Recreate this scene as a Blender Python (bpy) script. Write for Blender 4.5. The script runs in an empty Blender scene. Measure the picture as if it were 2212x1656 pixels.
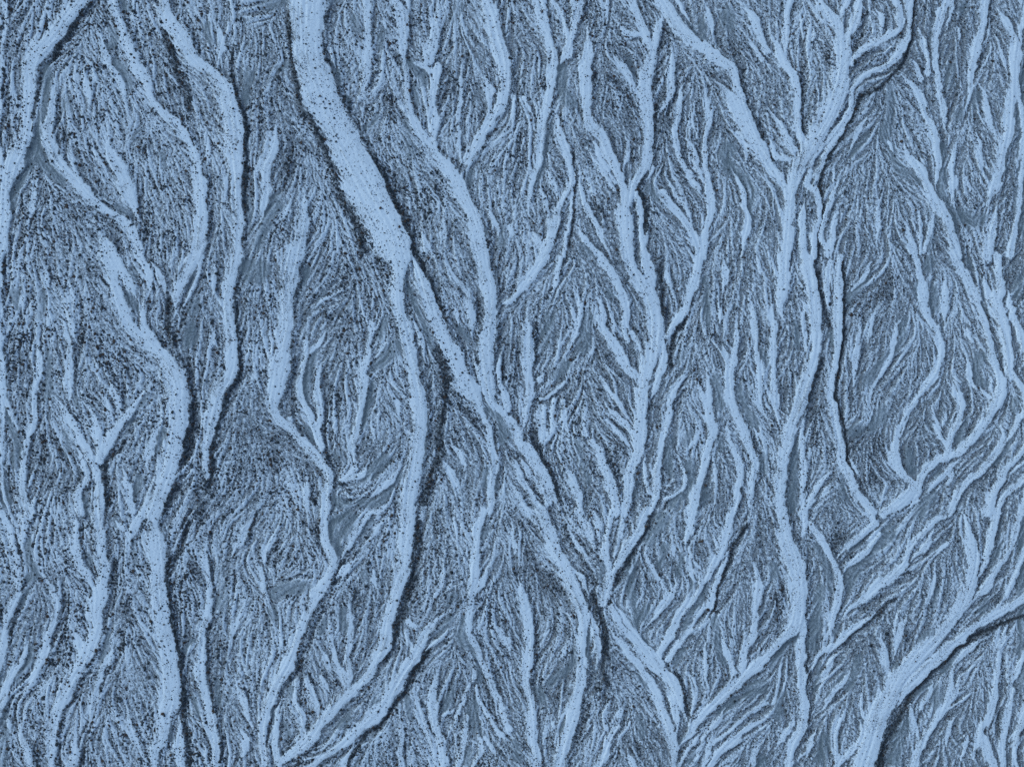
import bpy, math, random
import numpy as np

# ------------------------------------------------------------------ camera, sky, sun, exposure
scene = bpy.context.scene
M = 0.1                       # metres per map unit (the map is 1024 x 766.75 units)
FW, FH = 1024.0, 766.75
cam_data = bpy.data.cameras.new("camera")
cam = bpy.data.objects.new("camera", cam_data)
scene.collection.objects.link(cam)
scene.camera = cam
CAM_H = 90.0
cam.location = (0, 0, CAM_H)
cam.rotation_euler = (0, 0, 0)
cam_data.sensor_width = 36.0
cam_data.lens = 36.0 * CAM_H / (FW * M)
cam_data.clip_end = 3000.0

SUN_EL, SUN_AZ = math.radians(30), math.radians(-64)     # low light from the upper left of the picture
world = bpy.data.worlds.new("World"); scene.world = world
world.use_nodes = True
wn = world.node_tree
for n in list(wn.nodes): wn.nodes.remove(n)
sky = wn.nodes.new('ShaderNodeTexSky'); sky.sky_type = 'NISHITA'; sky.sun_disc = False
sky.sun_elevation = SUN_EL; sky.sun_rotation = SUN_AZ
sky.air_density = 1.0; sky.dust_density = 0.2; sky.ozone_density = 1.5
bg = wn.nodes.new('ShaderNodeBackground'); bg.inputs['Strength'].default_value = 0.12
wo = wn.nodes.new('ShaderNodeOutputWorld')
wn.links.new(sky.outputs[0], bg.inputs[0]); wn.links.new(bg.outputs[0], wo.inputs[0])

sl = bpy.data.lights.new("sun", 'SUN'); sl.energy = 0.8; sl.angle = math.radians(20)
sl.color = (0.72, 0.94, 1.0)
sun = bpy.data.objects.new("sun", sl); scene.collection.objects.link(sun)
# sun direction: azimuth measured clockwise from +Y
from mathutils import Vector
sd = Vector((math.sin(SUN_AZ) * math.cos(SUN_EL), math.cos(SUN_AZ) * math.cos(SUN_EL), math.sin(SUN_EL)))
sun.rotation_euler = sd.to_track_quat('Z', 'Y').to_euler()

scene.view_settings.view_transform = 'Standard'
scene.view_settings.look = 'None'
scene.view_settings.gamma = 1.0
scene.view_settings.exposure = 0.53
scene.cycles.use_denoising = False
scene.cycles.max_bounces = 4

rng = np.random.default_rng(7)

# ------------------------------------------------------------------ traced plan of the plain
PLAN = """@S 0 0
A1 520,0,90 430,130,110 330,260,120 250,330,130 200,420,110 190,550,90 185,700,60 170,850,80 120,1000,110 60,1120,90 20,1300,60 10,1500,50 5,1656,50
A2 350,480,40 345,600,45 335,760,50 310,850,80 340,950,80 380,1060,65 480,1160,75 560,1260,80 640,1330,55 760,1400,55 850,1480,65 900,1600,60 905,1656,60
A3 740,30,60 790,180,70 840,320,75 900,440,85 945,560,65 990,640,35 1080,740,50 1160,830,55 1230,930,55 1270,1040,60 1290,1180,80 1300,1330,90 1300,1500,100 1270,1656,80
A4 610,100,30 640,260,40 690,370,60 750,480,45 800,580,40 830,700,25
A5 550,450,55 565,620,40 570,720,20
A6 690,870,70 720,1000,80 790,1130,95 820,1230,110 870,1350,90 900,1450,30
A6b 600,900,30 650,1050,45 700,1150,40
A7 1060,0,80 1100,130,100 1170,250,110 1260,390,90 1370,470,80 1460,600,130 1490,750,130 1510,920,130 1530,1080,90 1545,1250,65 1540,1400,60 1540,1656,80
A8 1400,120,40 1430,300,50 1440,440,50
A10 1350,880,28 1355,1040,28
A11 850,0,60 860,100,20
A12 1480,1080,30 1470,1180,40 1450,1300,40
A13 300,60,40 260,200,40 240,280,40
A14 30,60,40 25,200,30
A15 640,1500,60 700,1600,70 720,1656,80
A16 450,1040,30 520,1130,40
A17 240,1100,30 235,1230,40 200,1400,30 190,1520,30
A18 300,1480,20 340,1600,25
@S 1 0
B1 340,0,225 340,150,195 345,300,190 365,430,200 422,620,230 530,850,215 648,1100,240 725,1250,250 805,1400,240 885,1560,220 925,1656,190
B2 720,20,45 720,200,45 710,380,55 690,560,55 670,650,30
B3 900,0,60 940,130,80 955,280,70 962,340,40 962,420,25 965,480,32 975,620,45 1010,740,55 1060,850,60 1130,940,50 1200,1050,80 1280,1150,105 1340,1260,90 1390,1370,100 1420,1500,110 1460,1656,100
B3b 980,0,40 970,150,30
B4 1150,40,40 1150,200,55 1130,330,90 1100,390,90
B4b 1175,430,60 1150,560,55 1140,640,50 1150,760,60 1150,880,60 1170,980,65 1220,1060,60
B5 1040,400,25 1100,450,30 1150,470,35
B6 1490,0,80 1530,120,100 1560,260,100 1600,400,100 1600,550,90 1590,680,75 1530,760,70 1470,860,75 1420,960,75 1370,1050,50
B6b 1480,480,55 1510,620,55 1530,740,45
B7 1310,830,32 1320,960,25 1330,1050,20
B8 1330,380,30 1325,480,25 1310,640,35 1300,760,30
B9 1220,1400,65 1220,1500,60 1230,1600,40
B10 150,780,50 130,900,55 100,1020,60 60,1090,80 70,1250,55 40,1420,45 10,1480,30
B11 230,1240,35 215,1330,45 170,1420,40 100,1490,28
B12 330,1200,50 310,1330,60 300,1480,75 245,1656,130
B15 1080,1500,50 1110,1600,55 1150,1656,40
B16 1470,1320,35 1540,1440,45 1570,1530,38
B17 1640,1450,40 1650,1560,45
B18 480,250,25 500,360,25 530,470,25
B19 820,120,25 835,180,25
B20 110,530,20 60,620,30
B21 740,560,25 690,640,25
B22 830,660,30 820,740,25
@S 2 0
C1 150,0,45 190,140,55 230,260,65 265,380,65 255,500,58 235,640,55 200,780,55 180,920,55 170,1020,45 150,1120,38 110,1260,45 110,1350,45 140,1420,35
C1b 200,0,45 230,150,45 260,280,55
C2 280,20,38 330,130,38 370,260,45 350,360,50 320,410,30
C3 430,0,75 430,100,50 390,250,38 360,370,45
C4 620,0,38 610,140,30 590,220,20
C5 490,150,30 500,300,50 490,420,65 470,500,85 475,620,75 470,720,65 510,830,75 580,880,65 620,970,65 670,1080,75 710,1180,60 720,1280,80 725,1420,110 740,1560,110 745,1656,90
C5b 440,420,38 470,470,55
C5c 520,900,55 560,970,40 620,1100,35
C6 780,0,45 830,150,55 870,260,55 900,300,60 890,400,80 870,520,90 860,620,85 870,720,80 885,800,70 880,900,75 870,1000,85 850,1100,75 780,1200,55 740,1270,80
C6b 690,130,55 740,210,45 820,230,38 850,280,38
C6c 630,310,38 680,400,45 740,480,65 800,570,55 840,640,45
C7 980,70,80 940,180,55 930,330,40 900,420,30
C7b 1030,270,28 1040,450,45 1030,600,45 960,700,45 900,740,45
C8 960,0,100 1020,80,105 1080,180,100 1180,280,85 1280,330,85 1370,400,85 1440,500,70 1470,600,70 1490,700,85 1510,800,95
C8a 1300,500,38 1380,580,60 1440,680,85 1500,790,95 1560,900,105 1620,1000,95 1656,1060,80
C8b 1080,0,30 1130,90,45 1170,150,45
C8c 1260,40,55 1280,140,55 1300,220,35
C9 1120,500,38 1090,620,45 1060,760,55 1060,900,55 1090,1030,45 1150,1130,45 1210,1240,45
C10 1240,550,28 1260,650,38 1270,780,30 1240,920,38 1250,1050,45 1270,1200,55 1290,1350,65 1260,1500,55 1240,1656,60
C11 1430,1090,28 1480,1190,45 1500,1300,45 1530,1420,55 1500,1550,45 1480,1656,38
C12 1460,850,20 1510,950,32 1520,1080,22
C13 910,1050,45 905,1150,20
C14 970,1240,45 1060,1350,55 1140,1450,55 1200,1560,55 1230,1600,38
C15 1010,1190,28 1120,1330,28 1200,1470,28
C16 440,1230,45 500,1380,38 550,1500,45 600,1600,45 640,1656,45
C17 420,1470,38 500,1580,45 560,1656,45
C18 300,650,38 290,780,42 300,900,48 350,1000,48 380,1100,38 370,1200,38 300,1330,38 270,1450,65 230,1580,85 200,1656,75
C19 230,1080,45 270,1200,38 300,1290,28
C19b 190,1200,20 230,1330,25 240,1430,25
C20 390,1250,18 375,1400,20 350,1500,22 340,1656,28
C21 20,640,28 15,750,28 5,830,22
C22 80,640,28 140,740,28
C23 1480,40,55 1560,120,75 1610,220,55 1650,320,45
C24 1530,240,30 1620,380,38
C25 1150,700,18 1190,880,22 1190,920,12
C26 1100,870,38 1170,960,30 1200,1080,38 1240,1180,28
C28 800,1250,50 830,1400,35 850,1540,30 860,1656,45
C29 130,1500,50 190,1600,60
C30 480,960,20 560,1060,28 660,1170,30
C31 760,960,30 720,1080,30
C32 570,1110,40 660,1230,40
@S 3 0
D1 20,150,55 60,300,55 100,400,60 150,450,65 180,560,65 185,700,55 190,820,48 220,920,55 240,990,38
D1b 140,0,45 120,150,45 110,280,55 120,400,45
D1c 10,700,30 90,840,40 170,980,40
D1e 0,1060,85 60,1130,75 130,1200,60
D1d 0,900,50 60,1000,40 150,1040,40
D2 220,60,25 220,250,25
D2b 295,170,38 290,300,35
D3 340,0,48 390,90,75 450,180,75 460,300,85 470,420,100 460,530,115 420,660,120 370,780,110 300,900,100 230,1010,90 190,1090,70 160,1200,80 140,1330,85 125,1500,85 110,1656,80
D3b 510,20,55 470,100,65 440,180,55
D4 590,20,55 560,150,55 520,260,55 510,360,65 490,450,65
D5 830,0,65 850,120,55 850,190,45 700,270,45 600,340,45 540,400,55
D5b 910,0,80 915,120,55 900,230,45 850,340,55 760,430,38 640,480,45 560,560,38 530,640,38 520,720,38 440,850,38 330,970,38 270,1070,38 250,1170,55
D5c 570,650,28 530,760,38 470,850,38 400,960,45 340,1060,45 300,1140,45
D5d 700,50,65 740,120,55 740,230,45
D6 250,1180,40 320,1250,55 340,1320,38 320,1450,45 290,1600,55 290,1656,50
D6b 240,1280,55 230,1400,48 220,1520,55 230,1656,60
D7 960,160,45 990,240,38 1020,350,45 1030,470,38
D8 1150,0,45 1110,130,55 1080,260,45 1080,400,38 1090,520,38 1110,630,48 1130,740,65 1150,830,48 1180,860,22
D8b 1190,0,45 1170,150,38 1150,220,28
D9 870,490,55 950,570,65 1000,680,55 1020,760,38 1060,830,55 1090,920,65 1100,1050,55 1090,1160,48 1080,1240,38
D10 870,880,28 900,1000,55 970,1100,75 1020,1200,65 1070,1310,75 1130,1400,85 1180,1500,75 1210,1600,75 1230,1656,75
D11 1400,0,55 1390,130,55 1360,260,55 1330,380,65 1310,480,55 1310,600,38 1280,770,18
D12 1365,540,38 1400,660,48 1430,770,55 1470,860,48 1500,950,48
D13 1580,150,45 1610,250,55 1600,360,65 1590,480,65 1580,600,65 1560,720,58 1550,850,65 1510,960,75 1490,1060,75 1470,1160,65 1440,1270,75 1390,1370,35
D13b 1480,60,45 1550,150,55 1600,240,45
D13c 1656,200,38 1640,280,28 1610,360,38
D14 1480,1300,45 1470,1400,48 1440,1480,55 1430,1580,75 1420,1656,75
D15 1190,980,28 1180,1100,24 1190,1190,45 1200,1280,45 1190,1340,28
D15b 1230,920,36 1200,1000,36 1190,1100,32
D15c 1220,1150,18 1210,1230,28
D16 1280,1150,18 1310,1240,28
D17 1060,1370,36 1040,1480,36 1010,1620,36
D17b 980,1350,36 980,1500,28 990,1640,20
D18 740,1250,38 720,1380,38 700,1500,45 710,1600,55
D19 470,1180,18 420,1290,38 370,1400,38 350,1540,38 400,1620,38
D19b 470,1340,28 430,1450,38 410,1560,38 390,1656,38
D20 430,1060,26 430,1160,18
D21 1340,830,28 1360,960,36 1380,1080,28 1390,1180,22
D22 1640,900,38 1610,1050,38 1600,1150,28
D23 890,1450,38 920,1560,45 950,1656,45
D25 920,370,28 950,440,38 990,500,36
D26 1630,1250,38 1620,1400,38 1590,1500,45 1560,1656,45
D27 780,900,28 800,980,28
D28 1450,180,28 1500,300,30 1540,500,28
D29 1230,170,30 1240,280,30
D30 640,760,28 560,900,30 520,1000,28
D31 990,1020,26 1010,1070,24
@S 0 1
E1 20,0,60 10,100,50 5,230,40
E2 700,10,100 740,150,80 790,290,80 820,400,60 880,480,70 950,550,85 1050,640,95 1110,740,130 1150,860,140 1140,960,150 1150,1060,150 1130,1200,140 1100,1320,120 1060,1450,110 1030,1540,120 990,1656,110
E2b 740,20,90 810,120,70 870,220,40 910,290,20
E3 905,0,60 960,110,55 960,200,48 935,320,48 940,450,55 1000,560,55 1060,640,48 1110,700,48
E3b 980,30,45 1050,160,48 1090,280,28
E4 1270,0,75 1220,80,100 1170,180,85 1150,300,55 1150,430,28
E4b 1310,0,36 1280,150,28 1200,330,36
E5 1540,0,85 1490,150,75 1470,280,85 1480,400,95 1500,520,80 1500,640,85 1470,780,85 1410,880,95 1380,1000,95 1350,1130,75 1330,1250,65 1330,1400,60 1340,1480,38
E5b 1400,50,45 1380,250,45
E5c 1380,460,38 1370,600,38
E6 300,60,48 320,160,48 345,230,20
E6b 460,100,28 480,300,28 490,400,30
E7 390,380,45 440,470,55 450,600,48 450,700,65 445,800,85 455,900,60 460,1010,30
E7b 430,300,28 460,400,38 480,470,45 510,560,38
E8 245,470,28 250,560,28 240,660,45 240,750,45 210,850,38 200,960,45 200,1060,55 170,1180,48 150,1300,55 140,1420,48 150,1530,55 180,1620,65 190,1656,60
E9 330,900,28 400,980,38 450,1080,55 510,1180,55 580,1290,75 620,1400,65 640,1500,75 645,1656,85
E9b 530,930,38 580,1020,45 620,1110,45 640,1220,55 650,1320,60
E10 660,860,55 690,970,55 740,1080,45
E11 700,800,38 760,920,55 790,1020,38
E12 930,850,38 880,960,55 800,1060,55 730,1150,55 680,1230,75 640,1300,75
E13 1050,1000,55 1010,1130,45 970,1260,55 960,1370,45 970,1440,36
E14 780,1350,38 820,1480,45 850,1580,38 860,1656,38
E15 480,1200,38 540,1350,45 560,1450,55 510,1530,65 520,1656,60
E16 10,1050,36 10,1180,28
E17 0,900,28 50,970,36 90,1080,28 150,1180,36
E18 230,1560,36 210,1640,28
E19 100,1540,36 150,1620,45
E20 140,240,38 140,340,38
E21 0,1350,50 40,1400,36
E22 600,640,20 640,760,28
@S 1 1
F1 930,0,140 920,150,100 920,300,80 950,450,88 980,580,88 1020,720,88 1040,850,95 1060,980,105 1060,1100,105 1040,1230,100 1020,1350,105 1000,1500,105 975,1656,105
F1b 1020,0,80 1080,170,90 1130,320,100 1180,450,98 1230,560,105 1270,640,120 1320,760,130 1380,860,120 1440,960,65 1470,1080,48 1510,1200,55 1540,1320,55 1530,1450,55 1500,1656,48
F1c 1000,400,45 1060,540,48 1100,680,48
F2 1460,0,90 1490,150,95 1510,300,105 1500,450,105 1490,600,110 1490,750,115 1500,860,100 1520,940,55 1580,1000,45 1656,1090,48
F2b 1350,180,55 1380,330,65 1380,450,55 1410,560,38
F2c 1250,40,38 1300,150,38 1370,260,45
F3 1600,580,28 1580,700,36 1590,830,36 1630,950,36
F3b 1656,280,55 1600,320,36
F3c 1620,850,45 1640,1000,45
F4 225,0,140 210,120,120 190,280,95 200,420,105 180,520,105 160,640,115 140,760,125 120,880,115 105,980,90 150,1070,70 225,1125,60
F4b 230,40,45 210,200,38 250,330,28
F4c 210,1060,38 240,1150,55 340,1250,75 420,1320,65 460,1420,65 450,1540,55 445,1656,60
F5 330,560,36 300,680,38 280,800,45 290,900,48 330,1020,55 380,1130,55 430,1240,50
F6 460,660,36 400,740,55 390,870,55 410,1000,45 410,1130,36 430,1230,55
F6b 530,240,36 440,290,36 370,340,26
F6c 470,460,28 400,560,28 340,620,26
F7 740,430,36 740,560,28 710,700,55 690,830,65 680,970,55 650,1080,55 630,1230,45 640,1320,36
F8 750,1060,36 760,1180,26
F8b 740,1330,36 680,1400,36 560,1440,36
F9 950,1340,36 880,1440,45 790,1530,36 740,1556,26
F9b 770,1400,22 710,1480,24 680,1500,20
F9c 640,1360,26 540,1440,26
F10 840,1600,50 780,1656,45
F11 880,500,18 810,620,24 770,680,18
F12 880,880,26 920,980,36 930,1050,26
F13 830,370,18 770,480,22
F14 1260,1180,45 1320,1320,55 1340,1400,36
F15 1200,1330,45 1280,1450,55 1330,1560,55
F17 330,1420,55 320,1550,55 330,1656,45
F18 1290,330,25 1310,450,25
@S 2 1
H1 210,0,75 150,90,65 80,180,65 20,260,45
H2 310,20,45 280,150,36 265,280,22
H3 100,330,45 100,480,90 100,620,90 110,760,65 110,900,55 100,1020,55 80,1110,55 60,1170,55
H3b 0,1050,45 30,1120,48 70,1220,75 130,1300,85 190,1390,85 240,1500,95 290,1600,85 310,1656,85
H3c 10,1340,50 80,1480,36 150,1600,45 200,1656,45
H3e 60,1330,45 160,1470,45 240,1600,50
H3d 0,1470,45 60,1590,36 110,1656,36
H4 425,150,28 425,260,28 440,350,32 410,480,48 360,600,42 345,680,28
H4b 380,300,28 410,420,36
H4c 340,760,18 350,820,36 290,870,36 230,900,32 170,930,22
H4d 200,750,45 170,830,36
H5 560,0,55 620,80,65 690,190,65 730,300,55 735,400,48 740,500,36 760,560,26
H5b 540,180,28 560,280,32 580,380,36 590,460,45 650,540,65 710,640,75 750,730,65 820,790,45 830,830,36
H5c 640,400,28 680,520,36
H5d 780,500,28 830,590,36 860,640,28
H6 760,0,65 800,120,80 870,220,110 920,330,115 930,450,105 920,580,105 890,700,95 860,820,80 840,940,85 830,1060,95 820,1180,85 810,1280,65 760,1400,48 750,1540,55 730,1656,55
H6b 860,0,65 900,120,90 920,250,85
H6c 970,560,45 980,700,55 940,830,45 900,960,45
H6d 800,870,36 800,980,36
H7 1010,60,45 1030,170,45 1050,270,36
H8 1220,0,65 1200,120,55 1150,240,55 1110,360,55 1060,440,45 1000,520,45
H8b 1150,740,50 1080,840,45 1020,960,45 1000,1060,45 990,1160,48 960,1280,55 930,1380,65 930,1480,58 920,1570,48 890,1656,45
H9 1370,20,45 1390,120,55 1370,220,45
H9b 1340,330,28 1340,430,45
H10 1470,340,28 1460,470,36 1460,570,36 1430,660,45 1400,760,65 1400,860,65 1430,980,65 1490,1100,65 1530,1220,55 1560,1330,55 1550,1450,55 1540,1560,48 1530,1656,45
H10b 1370,560,36 1390,650,36 1400,720,45
H11 1550,200,28 1555,320,36 1570,440,45 1590,560,38 1590,680,45 1590,800,55 1590,900,55 1620,990,55 1656,1060,55
H11b 1590,0,36 1620,120,36
H11c 1580,1110,26 1610,1170,36 1656,1230,36
H12 1250,680,24 1270,800,38 1270,900,45 1260,1000,65 1290,1100,65 1270,1220,55 1230,1350,58 1200,1470,58 1180,1580,65 1160,1656,65
H12b 1200,820,36 1240,930,55 1250,1020,60
H13 1380,1050,28 1410,1180,36 1440,1300,45 1470,1400,48 1450,1540,55 1430,1656,55
H14 1300,1290,26 1320,1400,28 1300,1580,28 1290,1656,28
H15 1060,1240,18 1090,1340,22 1110,1430,28 1080,1530,22 980,1580,22
H15b 1220,1110,36 1180,1200,36 1130,1270,26
H16 520,1200,36 580,1290,55 620,1400,75 650,1500,85 670,1600,75 680,1656,55
H17 330,1330,45 380,1450,55 430,1550,55 450,1656,48
H18 340,940,36 350,1080,36 370,1200,28
H19 560,760,28 640,880,36 720,1000,50 780,1090,55
H19b 600,960,36 690,1060,45 760,1130,55 790,1200,48
H19c 600,1060,28 720,1190,36 780,1290,36
H20 450,1060,28 470,1160,36
H21 210,980,36 200,1100,45 200,1200,28
H21b 270,950,45 260,1100,36 230,1180,26
H22 870,1250,26 850,1400,28 870,1500,28 910,1570,28
H23 540,570,20 500,680,25
@S 3 1
J1a 100,0,80 100,150,80 90,300,70 100,450,36
J1 240,0,65 265,120,100 290,280,95 300,420,85 310,560,65 290,680,75 250,800,95 210,920,105 170,1040,95 130,1150,85 90,1280,85 80,1400,80 75,1656,80
J1b 230,300,45 230,450,36 230,600,28 200,700,28
J2 460,0,38 450,150,65 460,300,65 450,450,65 440,580,55 420,720,48 410,850,48 420,980,55 440,1100,55 470,1230,58 490,1340,58 530,1430,55 580,1530,55 640,1610,65 670,1656,55
J2b 400,40,38 380,200,38 400,350,38
J3 20,250,38 40,450,45 30,650,50 40,800,45 40,950,50 60,1050,45 90,1130,45
J4 250,980,28 220,1120,36 210,1280,38 230,1420,38 230,1560,38 220,1656,45
J4b 400,1400,36 300,1520,36 250,1620,36
J4c 420,1470,36 330,1570,28
J5 970,40,48 985,150,48 1010,300,65 1050,400,58 1100,500,55 1120,600,48 1110,700,48 1050,810,45 980,900,38 900,1000,36 850,1090,36 830,1200,45 830,1310,65 870,1400,65 930,1470,45
J5b 1030,170,36 1060,150,18
J6 1160,100,45 1150,250,55 1150,380,55 1150,470,26
J7 1200,0,60 1270,110,58 1330,240,58 1390,380,55 1430,500,48 1450,620,55 1480,740,55 1500,830,75 1470,930,85 1420,1040,75 1350,1140,65 1260,1230,55 1170,1290,55 1080,1340,65 1000,1400,65 960,1480,55 900,1540,90 820,1600,90 740,1656,70
J7b 970,1480,36 960,1570,45 920,1620,45
J8 1490,0,55 1500,120,55 1510,230,75 1470,270,90 1500,380,95 1540,520,85 1560,640,55 1570,760,55 1630,850,45 1650,950,45
J8b 1390,100,28 1420,230,45 1480,300,70
J8c 1560,180,55 1580,350,55 1630,500,55 1650,600,45
J9 1290,440,45 1330,560,45
J9b 1290,650,55 1310,760,45 1330,850,28
J10 880,370,28 830,470,42 810,560,34 770,700,28 690,830,28 660,900,28 670,1010,28
J10b 790,630,18 730,740,22
J11 1070,1100,36 1130,1180,36 1160,1260,38 1130,1320,38
J11b 1250,900,50 1240,1020,45 1190,1130,45 1160,1210,45 1160,1280,40
J11c 1190,820,28 1230,930,36
J11d 1150,1000,26 1130,1080,26
J11e 1060,1010,26 1110,1120,28
J12 940,980,26 880,1100,28 850,1200,36
J13 1500,1090,50 1520,1170,50 1470,1270,55 1400,1370,45 1300,1440,45 1230,1540,50 1180,1656,45
J13b 1640,1030,45 1560,1150,36 1500,1250,45
J13c 1656,1220,38 1580,1320,45 1500,1440,55 1440,1550,75 1420,1656,80
J13d 1656,1430,45 1570,1500,45 1500,1600,45 1490,1656,45
J13e 1656,1320,22 1580,1400,25 1500,1520,28
J14 1250,1290,36 1160,1400,36 1060,1490,36 990,1560,36
J14b 1200,1390,36 1150,1480,28
J15 770,1240,50 810,1350,55 850,1430,55
J15b 530,1300,24 590,1430,26
J16 1640,700,28 1600,800,28
J16b 1440,780,22 1430,860,26
J16c 1380,880,18 1420,920,26
J17 680,30,36 620,120,36 550,230,26
J17b 600,350,36 580,550,38 560,750,45 550,850,36
J18 700,320,25 660,480,28 640,600,22
@S 0 2
K1 20,30,55 70,120,38 100,220,38 140,330,38 130,430,55 110,540,55 70,640,55 40,760,55 20,850,55
K1b 150,30,55 150,130,45 150,250,28
K2 270,300,45 280,400,28 330,480,45 360,600,55 350,700,55 310,800,55 290,900,55 260,1000,55 200,1110,55 130,1200,50
K2b 190,830,55 150,940,65 100,1040,55 60,1130,55 20,1230,55
K2c 380,440,36 390,560,36
K3 490,60,38 490,200,65 510,310,65 560,420,65 610,520,55 640,560,75
K3b 620,0,70 650,130,78 670,270,78 670,400,85 650,520,95 620,640,90 630,750,75 590,860,95 540,980,85 470,1090,85 420,1200,85 370,1320,55 350,1450,55 340,1580,45 340,1656,40
K3c 480,760,36 530,880,55 530,960,55
K3d 560,600,36 590,750,36
K4 930,0,55 880,90,55 840,170,55 840,280,36
K4b 740,60,28 820,140,36
K5 1005,0,90 990,80,80 1005,200,110 1015,330,115 1022,450,120 1032,560,125 1042,680,125 1062,800,125 1082,900,120 1092,1000,125 1100,1120,140 1100,1220,130 1060,1320,95 1050,1420,95 1010,1530,75 1000,1656,65
K5c 1160,1290,28 1170,1420,36 1165,1540,55 1170,1656,45
K5b 880,350,36 940,450,50
K6 1340,150,55 1330,300,55 1350,430,40 1350,550,45 1340,680,65 1300,780,65 1290,880,65 1290,1000,75 1300,1120,75 1340,1250,65 1370,1380,65 1400,1500,55 1400,1656,55
K6b 1250,850,36 1200,930,36
K7 1640,0,65 1570,130,65 1530,230,55 1490,330,36
K7b 1600,540,45 1550,660,28 1500,830,28 1480,950,28
K8 1500,1060,36 1560,1200,45 1610,1340,55 1656,1420,55
K8b 1540,1400,36 1590,1500,55 1550,1600,50
K9 790,1220,36 820,1330,55 850,1440,45 920,1560,36 930,1640,28
K10 690,960,36 650,1080,36 620,1200,45 590,1340,36 560,1430,26
K10b 740,880,50 690,990,45
K11 490,1400,80 480,1530,80 470,1656,75
K12 130,1300,45 130,1440,55 170,1540,65 200,1640,70
K12b 50,1340,50 60,1400,50
K14 620,1530,26 650,1640,28
K15 1330,1500,36 1330,1620,36
@S 1 2
L1 440,0,58 430,90,58 450,190,58 490,290,55 490,380,58 440,480,58 380,570,65 320,680,65 280,790,65 250,900,65 210,1000,85 140,1110,75 90,1220,75 60,1320,65 40,1450,60 60,1560,50 60,1656,45
L1b 160,1180,36 150,1300,45 130,1420,45 130,1530,55 150,1640,45
L2 740,20,45 650,110,55 600,210,45 550,300,36 520,360,36
L2b 640,310,36 570,380,36 510,460,28
L3 975,0,105 970,130,95 960,260,95 940,390,95 900,520,85 880,630,78 850,740,78 830,870,75 780,970,65 730,1060,55 660,1130,55 580,1190,80 500,1270,75 440,1370,75 360,1460,80 270,1540,70 180,1610,55
L3b 1030,950,80 960,1030,85 900,1130,85 850,1220,75 780,1310,75 700,1380,65 620,1450,65 540,1520,55 440,1590,55 380,1640,55
L3c 1280,640,36 1200,690,28 1120,770,55 1060,880,75 1020,960,75
L3d 1280,760,28 1180,840,36 1100,910,45
L3e 640,1490,50 600,1580,55 570,1656,45
L4 1460,0,48 1440,120,52 1430,240,52 1410,370,65 1410,480,75 1400,590,65 1380,690,55 1375,790,36 1420,880,45 1460,980,36 1500,1080,45 1560,1200,45 1600,1320,45 1650,1410,45
L4b 1510,340,36 1470,440,45 1420,560,55
L4c 1380,1130,22 1340,1230,32 1290,1340,26
L5 460,620,28 470,740,36 490,860,38 510,970,45 550,1040,45 590,1110,55
L5b 540,700,18 510,820,26
L5d 600,560,36 610,700,38 600,850,38 590,960,38 600,1080,45
L5c 430,920,36 480,1010,36
L6 270,1090,36 260,1220,38 300,1330,38 330,1450,45
L6b 330,1080,36 370,1180,45 410,1300,45 420,1360,36
L6c 430,1060,36 470,1160,36
L7 1040,1130,45 1050,1260,48 1090,1380,55 1140,1490,55 1160,1600,45 1170,1656,45
L7b 1170,1030,45 1150,1150,65 1150,1270,75 1170,1390,58 1200,1500,65 1210,1600,55 1210,1656,55
L7c 930,1290,45 940,1410,48 930,1530,48 940,1656,45
L8 1400,1020,36 1400,1110,26
L8a 1430,1150,28 1460,1270,36 1540,1380,36 1600,1440,36
L8b 1360,1330,28 1340,1460,36 1320,1580,36 1300,1656,36
L8c 1440,1460,36 1450,1550,36 1400,1640,36
L8d 1480,1460,26 1550,1560,36
L9 160,80,45 80,240,36 60,330,28
L9b 20,380,36 40,480,45 80,590,36
L10 160,800,36 170,900,28
L11 1280,20,36 1300,200,36
L11a 1210,340,36 1190,480,36 1130,600,36
L11b 1270,460,26 1220,540,22
L12 980,720,36 1050,760,36
L12b 960,780,30 1010,900,36
L13 830,60,36 760,180,36
L13b 750,380,45 770,500,36
L14 1570,760,45 1620,880,45 1656,960,40
L15 1200,1330,22 1270,1300,22
L16 770,1560,30 760,1656,36
@S 2 2
M1 170,0,90 220,100,85 260,190,88 310,310,95 360,440,95 410,550,95 450,660,85 460,780,65 450,900,65 450,1010,75 430,1130,75 410,1240,75 380,1350,85 350,1460,85 330,1560,85 300,1656,85
M1b 480,620,55 520,730,55 550,840,55 560,940,48 550,1040,45
M1c 360,370,36 430,430,50 490,540,45
M2 40,400,45 70,520,65 90,640,75 110,760,85 110,880,75 100,1000,75 90,1120,55 120,1250,55 130,1380,55 130,1480,75 150,1580,75 160,1656,65
M2b 0,80,36 10,300,28
M3 870,0,65 810,130,75 740,230,65 690,330,58 640,430,58 610,520,55 580,610,28
M3b 650,0,48 620,150,38 600,260,55 620,380,55 600,480,65
M3c 540,0,55 550,120,55 560,200,45
M3f 410,0,45 480,140,45 530,240,45 550,290,30
M3d 720,60,26 700,200,28
M3e 380,130,45 450,260,36 530,400,26
M4 640,620,36 690,730,50 770,820,45 840,920,65 920,1020,75 1000,1060,75 1060,1170,80 1110,1280,65 1140,1380,36
M4b 660,540,26 690,650,36 770,770,28 870,880,36 950,980,45
M4c 620,760,45 720,880,45 820,1000,45 900,1120,45 940,1230,55 990,1360,75 1030,1480,65 1040,1600,48 1040,1656,48
M4d 1000,1120,55 1040,1250,55 1060,1350,55 1050,1430,55
M5 1170,0,55 1140,120,45 1120,200,26
M5d 1150,250,22 1160,400,36 1220,470,28
M5a 1030,200,50 1050,290,36
M5b 1060,380,28 1050,480,45 1020,560,55 960,640,48 890,730,38 840,790,28
M5c 860,260,28 910,370,38 960,450,38 1010,520,38
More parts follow.
